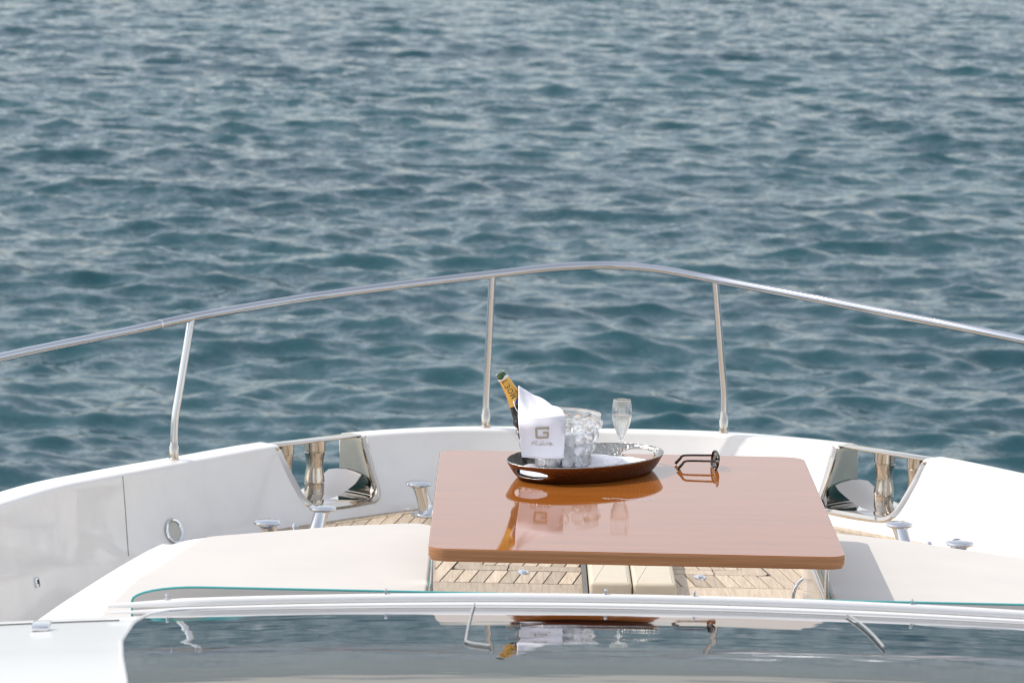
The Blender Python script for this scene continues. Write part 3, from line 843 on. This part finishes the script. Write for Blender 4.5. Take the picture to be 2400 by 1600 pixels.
for bx in (-.1985, 2 * XC + .1985):            # plates that carry the table from the seat bases
    from_bm('bracket', rbox_bm((bx, (yf + yb) / 2, (Z(TABLE) - .04 + Z(2.36)) / 2), (.007, .07, Z(TABLE) - .04 - Z(2.36)), .002, 1), SATIN, table)

# ------------------------------------------------------------------ tray
RIMH = .050
tc = P(1372.8, 1069.6, TABLE - RIMH); tc.z = Z(TABLE)
phi = R(51.6); A0, B0 = .293, .183
tray = thing('tray', tc, 'oval hammered metal tray with two slot handles on the table', 'tray')
def tray_pt(th, v, dn=0.0):
    """v 0 at the floor's edge, 1 at the rim"""
    s = .84 + .16 * (v ** .85)
    a, b = A0 * s + dn, B0 * s + dn
    z = .0035 + RIMH * (v ** 1.25) 
    lx, ly = a * math.cos(th), b * math.sin(th)
    return Vector((tc.x + lx * math.cos(phi) - ly * math.sin(phi), tc.y + lx * math.sin(phi) + ly * math.cos(phi), tc.z + z))
NT, NV = 480, 26
HW, HV0, HVR = .36, .56, .25
bm = bmesh.new()
def hole(th, v):
    d = min(abs(math.atan2(math.sin(th - c_), math.cos(th - c_))) for c_ in (0, math.pi)) / HW
    e = abs(v - HV0) / HVR
    return (d ** 2.6 + e ** 2.2)
def snap(th, v):
    """pulls a grid point that lies near the slot's outline onto it"""
    h = hole(th, v)
    if .72 < h < 1.32:
        k = h ** (-1 / 2.4)
        c_ = 0 if math.cos(th) > 0 else math.pi
        d = math.atan2(math.sin(th - c_), math.cos(th - c_))
        return c_ + d * k, HV0 + (v - HV0) * k
    return th, v
gv = {}
for a in range(NT):
    for b in range(NV):
        th, v = snap(2 * math.pi * a / NT, b / (NV - 1)) if 0 < b < NV - 1 else (2 * math.pi * a / NT, b / (NV - 1))
        gv[a, b] = bm.verts.new(tray_pt(th, v))
for a in range(NT):
    for b in range(NV - 1):
        th, v = 2 * math.pi * (a + .5) / NT, (b + .5) / (NV - 1)
        if hole(th, v) < 1.0 and 0 < b < NV - 2: continue
        bm.faces.new((gv[a, b], gv[(a + 1) % NT, b], gv[(a + 1) % NT, b + 1], gv[a, b + 1]))
ctrv = bm.verts.new((tc.x, tc.y, tc.z + .0035))
mid = []
for a in range(NT):
    p = tray_pt(2 * math.pi * a / NT, 0, -.006); p.z = tc.z + .0025; mid.append(bm.verts.new(p))
for a in range(NT):
    bm.faces.new((mid[a], mid[(a + 1) % NT], gv[(a + 1) % NT, 0], gv[a, 0])); bm.faces.new((ctrv, mid[(a + 1) % NT], mid[a])[::-1])
bmesh.ops.recalc_face_normals(bm, faces=bm.faces)
me = bpy.data.meshes.new('tray_body'); bm.to_mesh(me); bm.free()
# make normals face inward/up
if sum(p.normal.z for p in me.polygons if abs(p.normal.z) > .9) < 0: me.flip_normals()
tb = link('tray_body', me, [TRAYIN, TRAYOUT], tray, True, None)
sm = tb.modifiers.new('thick', 'SOLIDIFY'); sm.thickness = .0022; sm.offset = -1; sm.material_offset = 1; sm.material_offset_rim = 0
# beaded edge
tube('rim', [tray_pt(2 * math.pi * a / 200, 1.0) for a in range(200)], .0016, TRAYIN, tray, 6, True)
# cloth lining the tray
cl = thing('tray_cloth', tc, 'white cloth napkin spread over the bottom of the tray', 'napkin')
V = []; nu, nv = 60, 14
for a in range(nu):
    th = 2 * math.pi * a / nu
    for b in range(nv):
        r = b / (nv - 1) * 1.035
        p = tray_pt(th, 0, -.008 + (.006 if math.sin(th * 7) > 0 else 0)); p = Vector((tc.x, tc.y, 0)) + (p - Vector((tc.x, tc.y, p.z))) * r; 
        zz = tc.z + .0062 + .0022 * mnoise.noise(Vector((p.x * 22, p.y * 22, 1))) + .010 * max(r, 0) ** 10
        V.append(Vector((p.x, p.y, max(zz, tc.z + .0048))))
mesh('sheet', V, grid_faces(nu, nv, True), NAPKIN, cl)
# folded corner to the right of the bucket
def tray_at(px, py, h): return P(px, py, TABLE - h)
fold = [[(1378, 1094, .008), (1430, 1090, .008), (1478, 1087, .007), (1510, 1083, .006)],
        [(1380, 1082, .016), (1425, 1080, .018), (1462, 1078, .016), (1492, 1079, .008)],
        [(1384, 1068, .030), (1420, 1068, .028), (1452, 1072, .022), (1478, 1076, .009)],
        [(1380, 1062, .022), (1415, 1065, .018), (1448, 1071, .012), (1470, 1075, .007)]]
rows = [resample(catmull([tray_at(*q) for q in rw], 8), 20) for rw in fold]
V = []
colz = [resample(catmull([rows[r][k] for r in range(4)], 6), 14) for k in range(20)]
for k in range(20):
    for q in colz[k]: V.append(q + Vector((0, 0, .0015 * mnoise.noise(q * 40))))
o = mesh('fold', V, grid_faces(20, 14), NAPKIN, cl); md = o.modifiers.new('t', 'SOLIDIFY'); md.thickness = .002

# ------------------------------------------------------------------ ice bucket
bb = P(1305, 1090, TABLE - .008); bb.z = Z(TABLE) + .0085
BH, RT, RB = .156, .1285, .079
YB = bb.y
def brad(h): return RB + (RT - RB) * (max(h, 0) / BH) ** .85
rowsb = [(.020, 13, 0), (.055, 15, .5), (.090, 17, 0), (.124, 18, .5)]
nt2, nh = 432, 120
TH = np.linspace(0, 2 * math.pi, nt2, endpoint=False)
V = []
for h in np.linspace(0, BH, nh):
    r = np.full(nt2, brad(h))
    for (hc, n, ph) in rowsb:
        rad = .0172; 
        d = np.mod(TH / (2 * math.pi) * n + ph, 1) - .5
        s = d / n * 2 * math.pi * brad(hc)
        q = rad ** 2 - s ** 2 - (h - hc) ** 2
        r += np.where(q > 0, np.sqrt(np.maximum(q, 0)) * .82, 0)
    for k in range(nt2): V.append(Vector((bb.x + r[k] * math.cos(TH[k]), bb.y + r[k] * math.sin(TH[k]), bb.z + h)))
outer_n = nh
prof_in = [(brad(BH) - .0035, BH)] + [(brad(h) - .0045, h) for h in np.linspace(BH - .004, .008, 24)] + [(.03, .007)]
for (r, h) in prof_in:
    for k in range(nt2): V.append(Vector((bb.x + r * math.cos(TH[k]), bb.y + r * math.sin(TH[k]), bb.z + h)))
tot = nh + len(prof_in)
Fs = []
for a in range(tot - 1):
    for k in range(nt2):
        l = (k + 1) % nt2; Fs.append((a * nt2 + k, a * nt2 + l, (a + 1) * nt2 + l, (a + 1) * nt2 + k))
Fs.append(tuple(reversed(range(nt2)))); Fs.append(tuple(range((tot - 1) * nt2, tot * nt2)))
bucket = mesh('ice_bucket', V, Fs, ACRYL, None, True, 50)
tag(bucket, 'clear ice bucket with bubble knobs standing on the tray', 'ice bucket')

# ice, one object per cube
def ice_mesh(seed):
    rnd = random.Random(seed)
    bm = rbox_bm((0, 0, 0), (.027, .026, .024), .0075, 3)
    for v in bm.verts: v.co += Vector((rnd.uniform(-1, 1), rnd.uniform(-1, 1), rnd.uniform(-1, 1))) * .0012 + v.co * .10 * mnoise.noise(v.co * 60 + Vector((seed, 0, 0)))
    me = bpy.data.meshes.new('ice_cube'); bmesh.ops.recalc_face_normals(bm, faces=bm.faces); bm.to_mesh(me); bm.free()
    me.materials.append(ICE)
    for p in me.polygons: p.use_smooth = True
    return me
im = [ice_mesh(k) for k in range(5)]
rnd = random.Random(5)
placed = []
baxis_b, baxis_t = PY(1293, 1076, YB), PY(1172, 873, YB - .005)
def near_bottle(p):
    d = (baxis_t - baxis_b).normalized(); q = p - baxis_b; return (q - d * q.dot(d)).length < .052
tries = 0
while len(placed) < 110 and tries < 60000:
    tries += 1
    h = rnd.uniform(.020, .115); a = rnd.uniform(0, 6.283); r = (brad(h) - .021) * math.sqrt(rnd.uniform(.05, 1))
    p = Vector((bb.x + r * math.cos(a), bb.y + r * math.sin(a), bb.z + h))
    top = .066 + .050 * max(-.5, (p.x - bb.x) / .10)
    if h > top or near_bottle(p): continue
    if any((p - q).length < .0225 for q in placed): continue
    placed.append(p)
    o = bpy.data.objects.new('ice_cube', im[len(placed) % 5]); COL.objects.link(o); o.location = p
    o.rotation_euler = (rnd.uniform(0, 6), rnd.uniform(0, 6), rnd.uniform(0, 6)); o.scale = [rnd.uniform(.88, 1.06)] * 3
    tag(o, 'clear melting ice cube heaped in the ice bucket', 'ice cube', 'ice cubes heaped in the bucket')

# ------------------------------------------------------------------ bottle
ax = (baxis_t - baxis_b).normalized(); BL = (baxis_t - baxis_b).length
side = Vector((0, -1, 0)); side = (side - ax * side.dot(ax)).normalized()        # towards the camera
lat = ax.cross(side).normalized()                                                  # to the left in the picture?
if (RWC @ lat).x > 0: lat = -lat
Mb = Matrix(((lat.x, side.x, ax.x, baxis_b.x), (lat.y, side.y, ax.y, baxis_b.y), (lat.z, side.z, ax.z, baxis_b.z), (0, 0, 0, 1)))
if Mb.determinant() < 0: Mb = Mb @ Matrix.Diagonal((-1, 1, 1, 1))
bot = thing('champagne_bottle', baxis_b, 'open dark green champagne bottle with a gold neck foil leaning in the bucket', 'bottle')
def br_(h):                                 # body radius at height h from the base, neck end at BL
    t_ = BL - h
    pts = [(0, .0142), (.012, .0142), (.02, .0150), (.05, .0172), (.075, .0205), (.10, .027), (.125, .035), (.15, .0405), (.2, .0425), (.4, .0425)]
    return float(np.interp(t_, [p[0] for p in pts], [p[1] for p in pts]))
hs_ = list(np.linspace(.004, BL - .018, 60))
lathe('body', [(0, .002), (.036, 0)] + [(br_(h), h) for h in hs_] + [(.0138, BL - .0175)], Mb, BLACKG, bot, 40)
lip = [(.0134, BL - .024), (.0136, BL - .019), (.0158, BL - .0185), (.0162, BL - .0155), (.0150, BL - .0145), (.0150, BL - .0125), (.0163, BL - .0115), (.0163, BL - .008), (.0148, BL - .0075), (.0146, BL - .003), (.0155, BL - .0022), (.0155, BL), (.0115, BL), (.0098, BL - .002), (.0095, BL - .03)]
lathe('lip', lip, Mb, BGREEN, bot, 32, 30)
FT, FBm = BL - .021, BL - .104
fp = [(br_(h) + .0009 + .0003 * math.sin(h * 900), h) for h in np.linspace(FBm, FT, 26)]
lathe('neck_foil', fp, Mb, GOLD, bot, 40)
V, Fs = lathe_data([(.0163, FT - .001), (.0170, FT + .0015), (.0170, FT + .004), (.0165, FT + .0055)], 40)
V = [Mb @ Vector((v.x * (1 + .06 * math.sin(5 * math.atan2(v.y, v.x))), v.y, v.z + (.003 * math.sin(3 * math.atan2(v.y, v.x) + 1) if v.z > FT else 0))) for v in V]
mesh('torn_foil_edge', V, Fs, SILVERF, bot)
def foil_map(along, round_, lift=.0013):     # along: metres up the neck; round_: metres to the left of the near line
    r = br_(along) + lift; a = round_ / r
    lx = -1 if (Mb.to_3x3() @ Vector((1, 0, 0))).dot(lat) < 0 else 1
    return Mb @ Vector((lx * r * math.sin(a), r * math.cos(a), along))
Lh, Lw = .0145, .0105
def letters(spec, start, rnd0):
    out = []
    for k, strokes in enumerate(spec):
        for st in strokes:
            out.append([(start + k * .0165 + x * Lw, rnd0 + (y - .5) * Lh) for x, y in st])
    return out
circ = [(.5 + .55 * math.cos(a), .5 + .5 * math.sin(a)) for a in np.linspace(0, 2 * math.pi, 25)]
gM = [[(0, 0), (.08, 1), (.5, .1), (.92, 1), (1, 0)], [(-.15, 0), (.18, 0)], [(.85, 0), (1.15, 0)], [(-.1, 1), (.15, 1)], [(.87, 1), (1.12, 1)]]
gE = [[(.9, .12), (.88, 0), (.1, 0), (.1, 1), (.88, 1), (.9, .88)], [(.1, .52), (.65, .52)], [(.25, 1.2), (.36, 1.2)], [(.62, 1.2), (.73, 1.2)]]
gT = [[(.5, 0), (.5, 1)], [(0, .85), (0, 1), (1, 1), (1, .85)], [(.3, 0), (.7, 0)]]
V, Fs = ribbon(letters([gM, [circ], gE, gT], FBm + .022, .0008), .0021, lambda x, y: foil_map(x, y), True)
mesh('lettering', V, Fs, INK, bot, False)
V, Fs = [], []
cc = foil_map(FBm + .004, -.008, .0016)
ring = [foil_map(FBm + .004 + .012 * math.cos(a), -.008 + .012 * math.sin(a), .0016) for a in np.linspace(0, 6.2832, 24, endpoint=False)]
mesh('blue_seal', [cc] + ring, [(0, k + 1, (k + 1) % 24 + 1) for k in range(24)], BLUE, bot, False)

# ------------------------------------------------------------------ napkin over the bottle and the bucket
nap = thing('napkin', (bb.x, bb.y - .12, bb.z + .15), 'white folded napkin with a bronze emblem draped over the bottle and bucket', 'napkin')
c1 = lambda x, y: (1150 + x / 6.03, 850 + y / 6.03)
def N3(x, y, dy): return PY(*c1(x, y), YB + dy)
# front panel: columns left to right, from the fold at the bucket's rim down to the hem
grid = [[N3(388, 800, -.118), N3(395, 900, -.130), N3(412, 1060, -.128), N3(425, 1200, -.126), N3(438, 1312, -.124)],
        [N3(560, 785, -.128), N3(565, 900, -.138), N3(570, 1060, -.136), N3(575, 1200, -.134), N3(582, 1326, -.132)],
        [N3(740, 770, -.131), N3(742, 900, -.140), N3(742, 1060, -.139), N3(742, 1200, -.137), N3(742, 1332, -.135)],
        [N3(910, 755, -.128), N3(908, 900, -.137), N3(905, 1060, -.135), N3(900, 1200, -.133), N3(896, 1332, -.131)],
        [N3(1058, 748, -.112), N3(1056, 900, -.122), N3(1050, 1060, -.121), N3(1042, 1200, -.120), N3(1030, 1328, -.118)]]
def patch(grid, nu, nv):
    cols = [resample(catmull(cg, 8), nv) for cg in grid]
    rows = [resample(catmull([c_[j] for c_ in cols], 8), nu) for j in range(nv)]
    return [[rows[j][i] for j in range(nv)] for i in range(nu)]
FP = patch(grid, 33, 33)
def front(u, v, lift=.0012):
    i = min(max(u, 0), .9999) * 32; j = min(max(v, 0), .9999) * 32; a, b = int(i), int(j); s, t_ = i - a, j - b
    p = (FP[a][b] * (1 - s) + FP[a + 1][b] * s) * (1 - t_) + (FP[a][b + 1] * (1 - s) + FP[a + 1][b + 1] * s) * t_
    return p + Vector((0, -lift, lift * .15))
# upper sheet: from the fold up to the ridge that runs from the bottle's shoulder down to the rim, then over it
up = [[N3(388, 800, -.118), N3(386, 700, -.095), N3(390, 540, -.062), N3(394, 420, -.046), N3(398, 322, -.030), N3(402, 400, .004), N3(404, 600, .03)],
      [N3(560, 785, -.128), N3(556, 730, -.100), N3(548, 610, -.062), N3(540, 505, -.040), N3(532, 404, -.012), N3(540, 470, .02), N3(545, 640, .04)],
      [N3(740, 770, -.131), N3(735, 715, -.104), N3(725, 630, -.068), N3(715, 560, -.042), N3(706, 496, -.006), N3(715, 560, .02), N3(720, 680, .04)],
      [N3(910, 755, -.128), N3(905, 715, -.108), N3(900, 665, -.080), N3(895, 630, -.055), N3(890, 592, -.012), N3(895, 640, .012), N3(900, 700, .02)],
      [N3(1058, 748, -.112), N3(1048, 728, -.104), N3(1035, 710, -.092), N3(1022, 692, -.078), N3(1008, 674, -.064), N3(1006, 690, -.056), N3(1006, 720, -.05)]]
UP = patch(up, 33, 41)
bm = bmesh.new()
ga = {}
for i in range(33):
    for j in range(33): 
        p = FP[i][j]; ga[i, j] = bm.verts.new(p + Vector((0, .0045 * (j / 32 + .2) * mnoise.noise(Vector((i * .14, j * .03, 0))), 0)))
    for j in range(1, 41):
        p = UP[i][j]; k = math.sin(j / 41 * 3.1)
        ga[i, -j] = bm.verts.new(p + Vector((0, -.5, .5)) * (.013 * k * mnoise.noise(Vector((i * .13 + j * .10, j * .04 - i * .05, 4)))))
for i in range(32):
    for j in range(-40, 32):
        bm.faces.new((ga[i, j], ga[i + 1, j], ga[i + 1, j + 1], ga[i, j + 1]))
o = from_bm('cloth', bm, NAPKIN, nap, True, None); md = o.modifiers.new('t', 'SOLIDIFY'); md.thickness = .0022; md.offset = 1 if False else -1
# hem: the doubled under-layer that peeps out below
V = []
for i in range(33):
    for j in range(5):
        v = .93 + .09 * j / 4
        p = front(i / 32, min(v, .999), -.006); p.z -= .004 * j / 4; V.append(p)
o = mesh('under_layer', V, grid_faces(33, 5), NAPKIN, nap); 
# left flap that wraps behind the bottle
fl = [[N3(274, 486, .028), N3(300, 600, .030), N3(330, 680, .02)], [N3(300, 520, -.012), N3(325, 615, -.012), N3(352, 690, -.012)], [N3(330, 560, -.045), N3(350, 630, -.045), N3(386, 700, -.045)]]
Pq = patch([[g_[k] for g_ in fl] for k in range(3)], 9, 9)
o = mesh('flap', [Pq[a][b] for a in range(9) for b in range(9)], grid_faces(9, 9), NAPKIN, nap); md = o.modifiers.new('t', 'SOLIDIFY'); md.thickness = .002
pu = lambda x, y: front((x - 412) / 636, (y - 780) / 545, .0022)
G = [[(803, 955), (803, 926), (655, 926), (645, 936), (645, 1046), (655, 1056), (788, 1056), (798, 1046), (798, 992), (732, 992)]]
V, Fs = ribbon(G, 29, pu)
mesh('emblem', V, Fs, PRINT, nap, False)
def sm_(pts): return [tuple(p) for p in catmull(pts, 6)]
RV = [sm_([(608, 1110), (592, 1132), (574, 1160), (566, 1162)]), sm_([(566, 1130), (590, 1114), (630, 1104), (652, 1110), (645, 1126), (604, 1136), (630, 1146), (660, 1160), (685, 1152), (706, 1132), (696, 1154), (706, 1161), (726, 1146)]),
      sm_([(722, 1118), (736, 1104)]), sm_([(726, 1146), (736, 1132), (742, 1152), (754, 1160), (776, 1138), (782, 1130), (796, 1136)]), sm_([(846, 1134), (822, 1130), (798, 1146), (802, 1160), (826, 1154), (848, 1134), (838, 1154), (850, 1161), (880, 1152)])]
V, Fs = ribbon(RV, 6.5, pu)
mesh('script_lettering', V, Fs, PRINT, nap, False)

# ------------------------------------------------------------------ flute
fb = P(1454.5, 1087, TABLE - .008); fb.z = Z(TABLE) + .0085
fl_ = thing('champagne_flute', fb, 'tall champagne flute half full, standing on the tray cloth', 'glass')
Ht = .193
outp = [(0, .0), (.027, .0), (.0275, .0012), (.020, .0032), (.006, .006), (.0036, .010), (.0028, .03), (.0028, .055), (.0034, .064), (.007, .076), (.0135, .090), (.0205, .106), (.0262, .124), (.0293, .142), (.0300, .156), (.0288, .172), (.0262, Ht)]
inp = [(.0252, Ht), (.0278, .172), (.0289, .156), (.0281, .142), (.0250, .124), (.0192, .106), (.0122, .090), (.0055, .077), (0, .0725)]
def smooth_prof(p, n): return [tuple(q) for q in resample(catmull([np.array(a) for a in p], 5), n)]
pr = [(0, 0), (.027, 0)] + smooth_prof(outp[2:], 60) + [(.0257, Ht + .0006)] + smooth_prof(inp, 40)
pr = [(max(r, 0) if i not in (0, len(pr) - 1) else 0, h) for i, (r, h) in enumerate(pr)]
lathe('bowl', pr, Matrix.Translation(fb), CRYSTAL, fl_, 64, 60)
lv = .148
ins = [(r, h) for r, h in smooth_prof(inp, 80)][::-1]
wp = [(0, .0730)] + [(r - .0004, h) for r, h in ins if .0745 < h < lv and r > .001] + [(float(np.interp(lv, [h for r, h in ins], [r for r, h in ins])) - .0004, lv), (0, lv)]
lathe('wine', wp, Matrix.Translation(fb), WINE, fl_, 64, 60)

# ------------------------------------------------------------------ sunglasses
g0 = P(1677, 1103, TABLE); g1 = P(1669, 1091.5, TABLE)
gl = thing('sunglasses', (g0 + g1) / 2, 'dark tortoiseshell sunglasses with open arms resting on the table', 'sunglasses')
fdir = Vector((g1.x - g0.x, g1.y - g0.y, 0)); wid = .118; fdir.normalize()
mid_ = (g0 + g1) / 2; mid_.z = Z(TABLE)
upv = Vector((.14, 0, 1)).normalized()                       # the front leans forward a little
for sgn in (-1, 1):
    c = mid_ + fdir * (sgn * .031) + upv * .0245
    n = 40; pts = []
    wrap = Matrix.Rotation(R(16 if sgn > 0 else -3), 3, 'Z'); ld = wrap @ fdir
    for k in range(n):
        a = 2 * math.pi * k / n
        pts.append(c + ld * (.0265 * math.cos(a)) + upv * (.0235 * math.sin(a) * (1.0 if math.sin(a) > 0 else 1.0)) + Vector((.004 * math.cos(a) ** 2, 0, 0)))
    rim_ = tube('lens_rim', pts, .0033, TORT, gl, 10, True)
    mesh('lens', [c] + pts, [(0, k + 1, (k + 1) % n + 1) for k in range(n)], LENS, rim_)
br0 = [mid_ + fdir * (-.007) + upv * .029, mid_ + upv * .033 + Vector((.002, 0, 0)), mid_ + fdir * .007 + upv * .029]
tube('bridge', catmull(br0, 5), .0024, TORT, gl, 10)
for sgn, tip, bend in ((-1, P(1587, 1100, TABLE), None), (1, P(1583, 1090.5, TABLE), None)):
    hinge = mid_ + fdir * (sgn * .0585) + upv * .031
    tip = Vector((tip.x, hinge.y - sgn * .004, Z(TABLE) + .0035))
    kx = Vector((tip.x + .026, tip.y, hinge.z - .001))
    pts = catmull([hinge, hinge + (kx - hinge) * .35, hinge + (kx - hinge) * .8, kx + Vector((-.004, 0, -.002)), (kx * .55 + tip * .45) + Vector((-.001, 0, 0)), tip], 6)
    V, Fs = tube_data(pts, 1.0, 10)
    nS = len(pts); V2 = []
    for s_ in range(nS):
        t_ = s_ / (nS - 1); hh = .0032 + .0014 * max(0, (t_ - .6) / .4) ** .7
        for k in range(10):
            d = V[s_ * 10 + k] - pts[s_]
            V2.append(pts[s_] + Vector((d.x * hh, d.y * .0014, d.z * hh)))
    mesh('temple', V2, Fs, TORT, gl)
    tube('hinge', [hinge + Vector((-.006, 0, 0)), hinge + Vector((.003, 0, 0))], .0024, SATIN, gl, 8)

# thin trickle of spilled water on the varnish
sp_ = [(1411, 1165.5), (1425, 1168), (1440, 1167), (1456, 1168.3), (1470, 1169.5), (1488, 1168.2), (1505, 1170), (1522, 1171.5), (1537, 1168.5)]
pts = [P(a, b, TABLE - .0004) for a, b in catmull([np.array(q) for q in sp_], 5)]
V, Fs = tube_data(pts, [.0009 + .0016 * abs(math.sin(k * .9)) * (1 if 2 < k < len(pts) - 3 else .2) for k in range(len(pts))], 10)
V = [Vector((v.x, v.y * 1.0, Z(TABLE) + max(.0002, (v.z - Z(TABLE)) * .45))) for v in V]
tag(mesh('water_trickle', V, Fs, SPILL, None), 'thin trickle of water lying on the varnish in front of the tray', 'water')

# ------------------------------------------------------------------ coachroof with the dark windscreen
YE = 9.50
def slope(y):
    """fall towards the bow in degrees"""
    s = 8.3 - 1.25 * (YE - y)
    s += .60 * math.exp(-((y - 8.30) / .085) ** 2)
    return max(s, 2.0) if y > 5 else max(s, 1.0)
ys = np.linspace(YE, 3.0, 521)
dz = [0.0]
for a, b in zip(ys, ys[1:]): dz.append(dz[-1] + math.tan(R(slope((a + b) / 2))) * (a - b))
yi, zi = ys[::-1], (np.array(dz))[::-1]
def roof_z(x, y, lift=0.0):
    o_ = abs(x - XC)
    return Z(1.806) + float(np.interp(y, yi, zi)) - .024 * o_ ** 2 + lift
edge_y = lambda x: YE - .012 * (x - XC) ** 2
roof = thing('coachroof', (XC, 9.4, Z(2.2)), 'white coachroof with a wide dark windscreen mirroring the sea and table', 'coachroof')
xsr = np.r_[np.linspace(-2.05, -.7, 30), np.linspace(-.65, XC, 12)]; xsr = np.r_[xsr, (2 * XC - xsr[:-1])[::-1]]
V = []; prof = [('f', .30), ('f', .10), ('f', .035)]
yrow = list(np.r_[np.linspace(0, .03, 5)[1:], np.linspace(.06, 6.3, 90)])
for x in xsr:
    e = edge_y(x) + .01; zt_ = roof_z(x, YE) 
    col_ = [Vector((x, e + .012, zt_ - .40)), Vector((x, e + .012, zt_ - .10)), Vector((x, e + .010, zt_ - .03)), Vector((x, e + .004, zt_ - .012))]
    for d in yrow: col_.append(Vector((x, e - d, roof_z(x, min(e - d, YE), -.006) - (0.004 * math.exp(-d / .02)))))
    V += col_
mesh('roof_shell', V, grid_faces(len(xsr), 4 + len(yrow)), ROOF, roof)
# windscreen, its outline drawn in plan
def gx(y): return float(np.interp(y, [3.2, 7.5, 8.0, 8.4, 9.0, 9.3, 9.44, 9.47, 9.485], [-.335, -.668, -.721, -.758, -.786, -.780, -.748, -.710, -.65]))
V = []; ny, nx = 420, 90
for y in np.linspace(9.485, 3.2, ny):
    xa_ = gx(y); xb_ = 2 * XC - xa_
    for k in range(nx + 1):
        x = xa_ + (xb_ - xa_) * k / nx
        ye = y - .012 * (x - XC) ** 2
        V.append(Vector((x, ye, roof_z(x, ye, .004))))
wsc = mesh('windscreen', V, [(a * (nx + 1) + k, (a + 1) * (nx + 1) + k, (a + 1) * (nx + 1) + k + 1, a * (nx + 1) + k + 1) for a in range(ny - 1) for k in range(nx)], SCREEN, roof, True, None)
# pale gasket round the glass
yl = list(np.linspace(4, 9.3, 60)) + list(np.linspace(9.31, 9.485, 30))
left = [(gx(y), y) for y in yl]; allp = left + [(2 * XC - x, y) for x, y in left[::-1]]
pts = []
for (x, y) in [left[k] for k in range(len(left))]: pts.append(Vector((x, y - .012 * (x - XC) ** 2, 0)))
for x in np.linspace(left[-1][0], 2 * XC - left[-1][0], 60)[1:-1]: pts.append(Vector((x, 9.485 - .012 * (x - XC) ** 2, 0)))
for (x, y) in left[::-1]: pts.append(Vector((2 * XC - x, y - .012 * (x - XC) ** 2, 0)))
for p in pts: p.z = roof_z(p.x, p.y, .003)
tube('gasket', pts, .005, ROOF, roof, 8)
# rounded moulding along the front edge: a fat bead and a thin one
xm = np.linspace(-.89, 2 * XC + .89, 120)
def bead(name, y_, z_, r_):
    P_ = [Vector((x, edge_y(x) + y_, roof_z(x, YE, z_))) for x in xm]
    n_ = len(P_)
    tube(name, P_, [r_ * min(1, .35 + .65 * min(k, n_ - 1 - k) / 8) for k in range(n_)], ROOF, roof, 16)
bead('moulding', .020, .0165, .0115); bead('moulding', .004, .0035, .0065)
for px in (379, 899, 1422, 1633, 2150):
    x = (px - 1215) * 9.53e-4 + .039
    p = Vector((x, edge_y(x) + .020, roof_z(x, YE, .027)))
    lathe('snap_stud', [(.0045, 0), (.0045, .002), (.002, .003), (.002, .006), (.0036, .007), (.0038, .010), (.002, .0125), (0, .013)], Matrix.Translation(p), CHROME, roof, 14)
# seam of the side panel and a small steel fitting on it
pts = [Vector((x, YE - .26 - .05 * (x + .85), 0)) for x in np.linspace(-2.0, -.84, 24)]
for p in pts: p.z = roof_z(p.x, p.y, -.005)
tube('panel_seam', pts, .0022, RUBBER, roof, 6)
c = None
for y in np.linspace(9.45, 8.8, 200):
    q = PY(96, 1470, y)
    if q.z >= roof_z(q.x, y): c = q; break
c = c or PY(96, 1470, 9.2)
fx = from_bm('deck_fitting', rbox_bm((c.x, c.y, roof_z(c.x, c.y) + .004), (.040, .075, .012), .005, 3), CHROME, roof)
# two thin grey rods laid on the glass
def on_glass(px, py, lift):
    lo, hi = 5.0, 9.49
    for _ in range(40):
        md_ = (lo + hi) / 2; q = PY(px, py, md_)
        if q.z > roof_z(q.x, md_, .004 + lift): lo = md_
        else: hi = md_
    return PY(px, py, lo)
wp_ = [on_glass(1112, 1414, .004), on_glass(1104, 1440, .004), on_glass(1093, 1492, .004), on_glass(1098, 1504, .004), on_glass(1150, 1512, .004)]
wp2 = [on_glass(1985, 1438, .006), on_glass(2020, 1462, .006), on_glass(2050, 1490, .006), on_glass(2072, 1516, .005)]
tube('grey_rod', catmull(wp_, 6), .0025, RODGREY, roof, 12)
tube('grey_rod', catmull(wp2, 6), .0026, RODGREY, roof, 12)
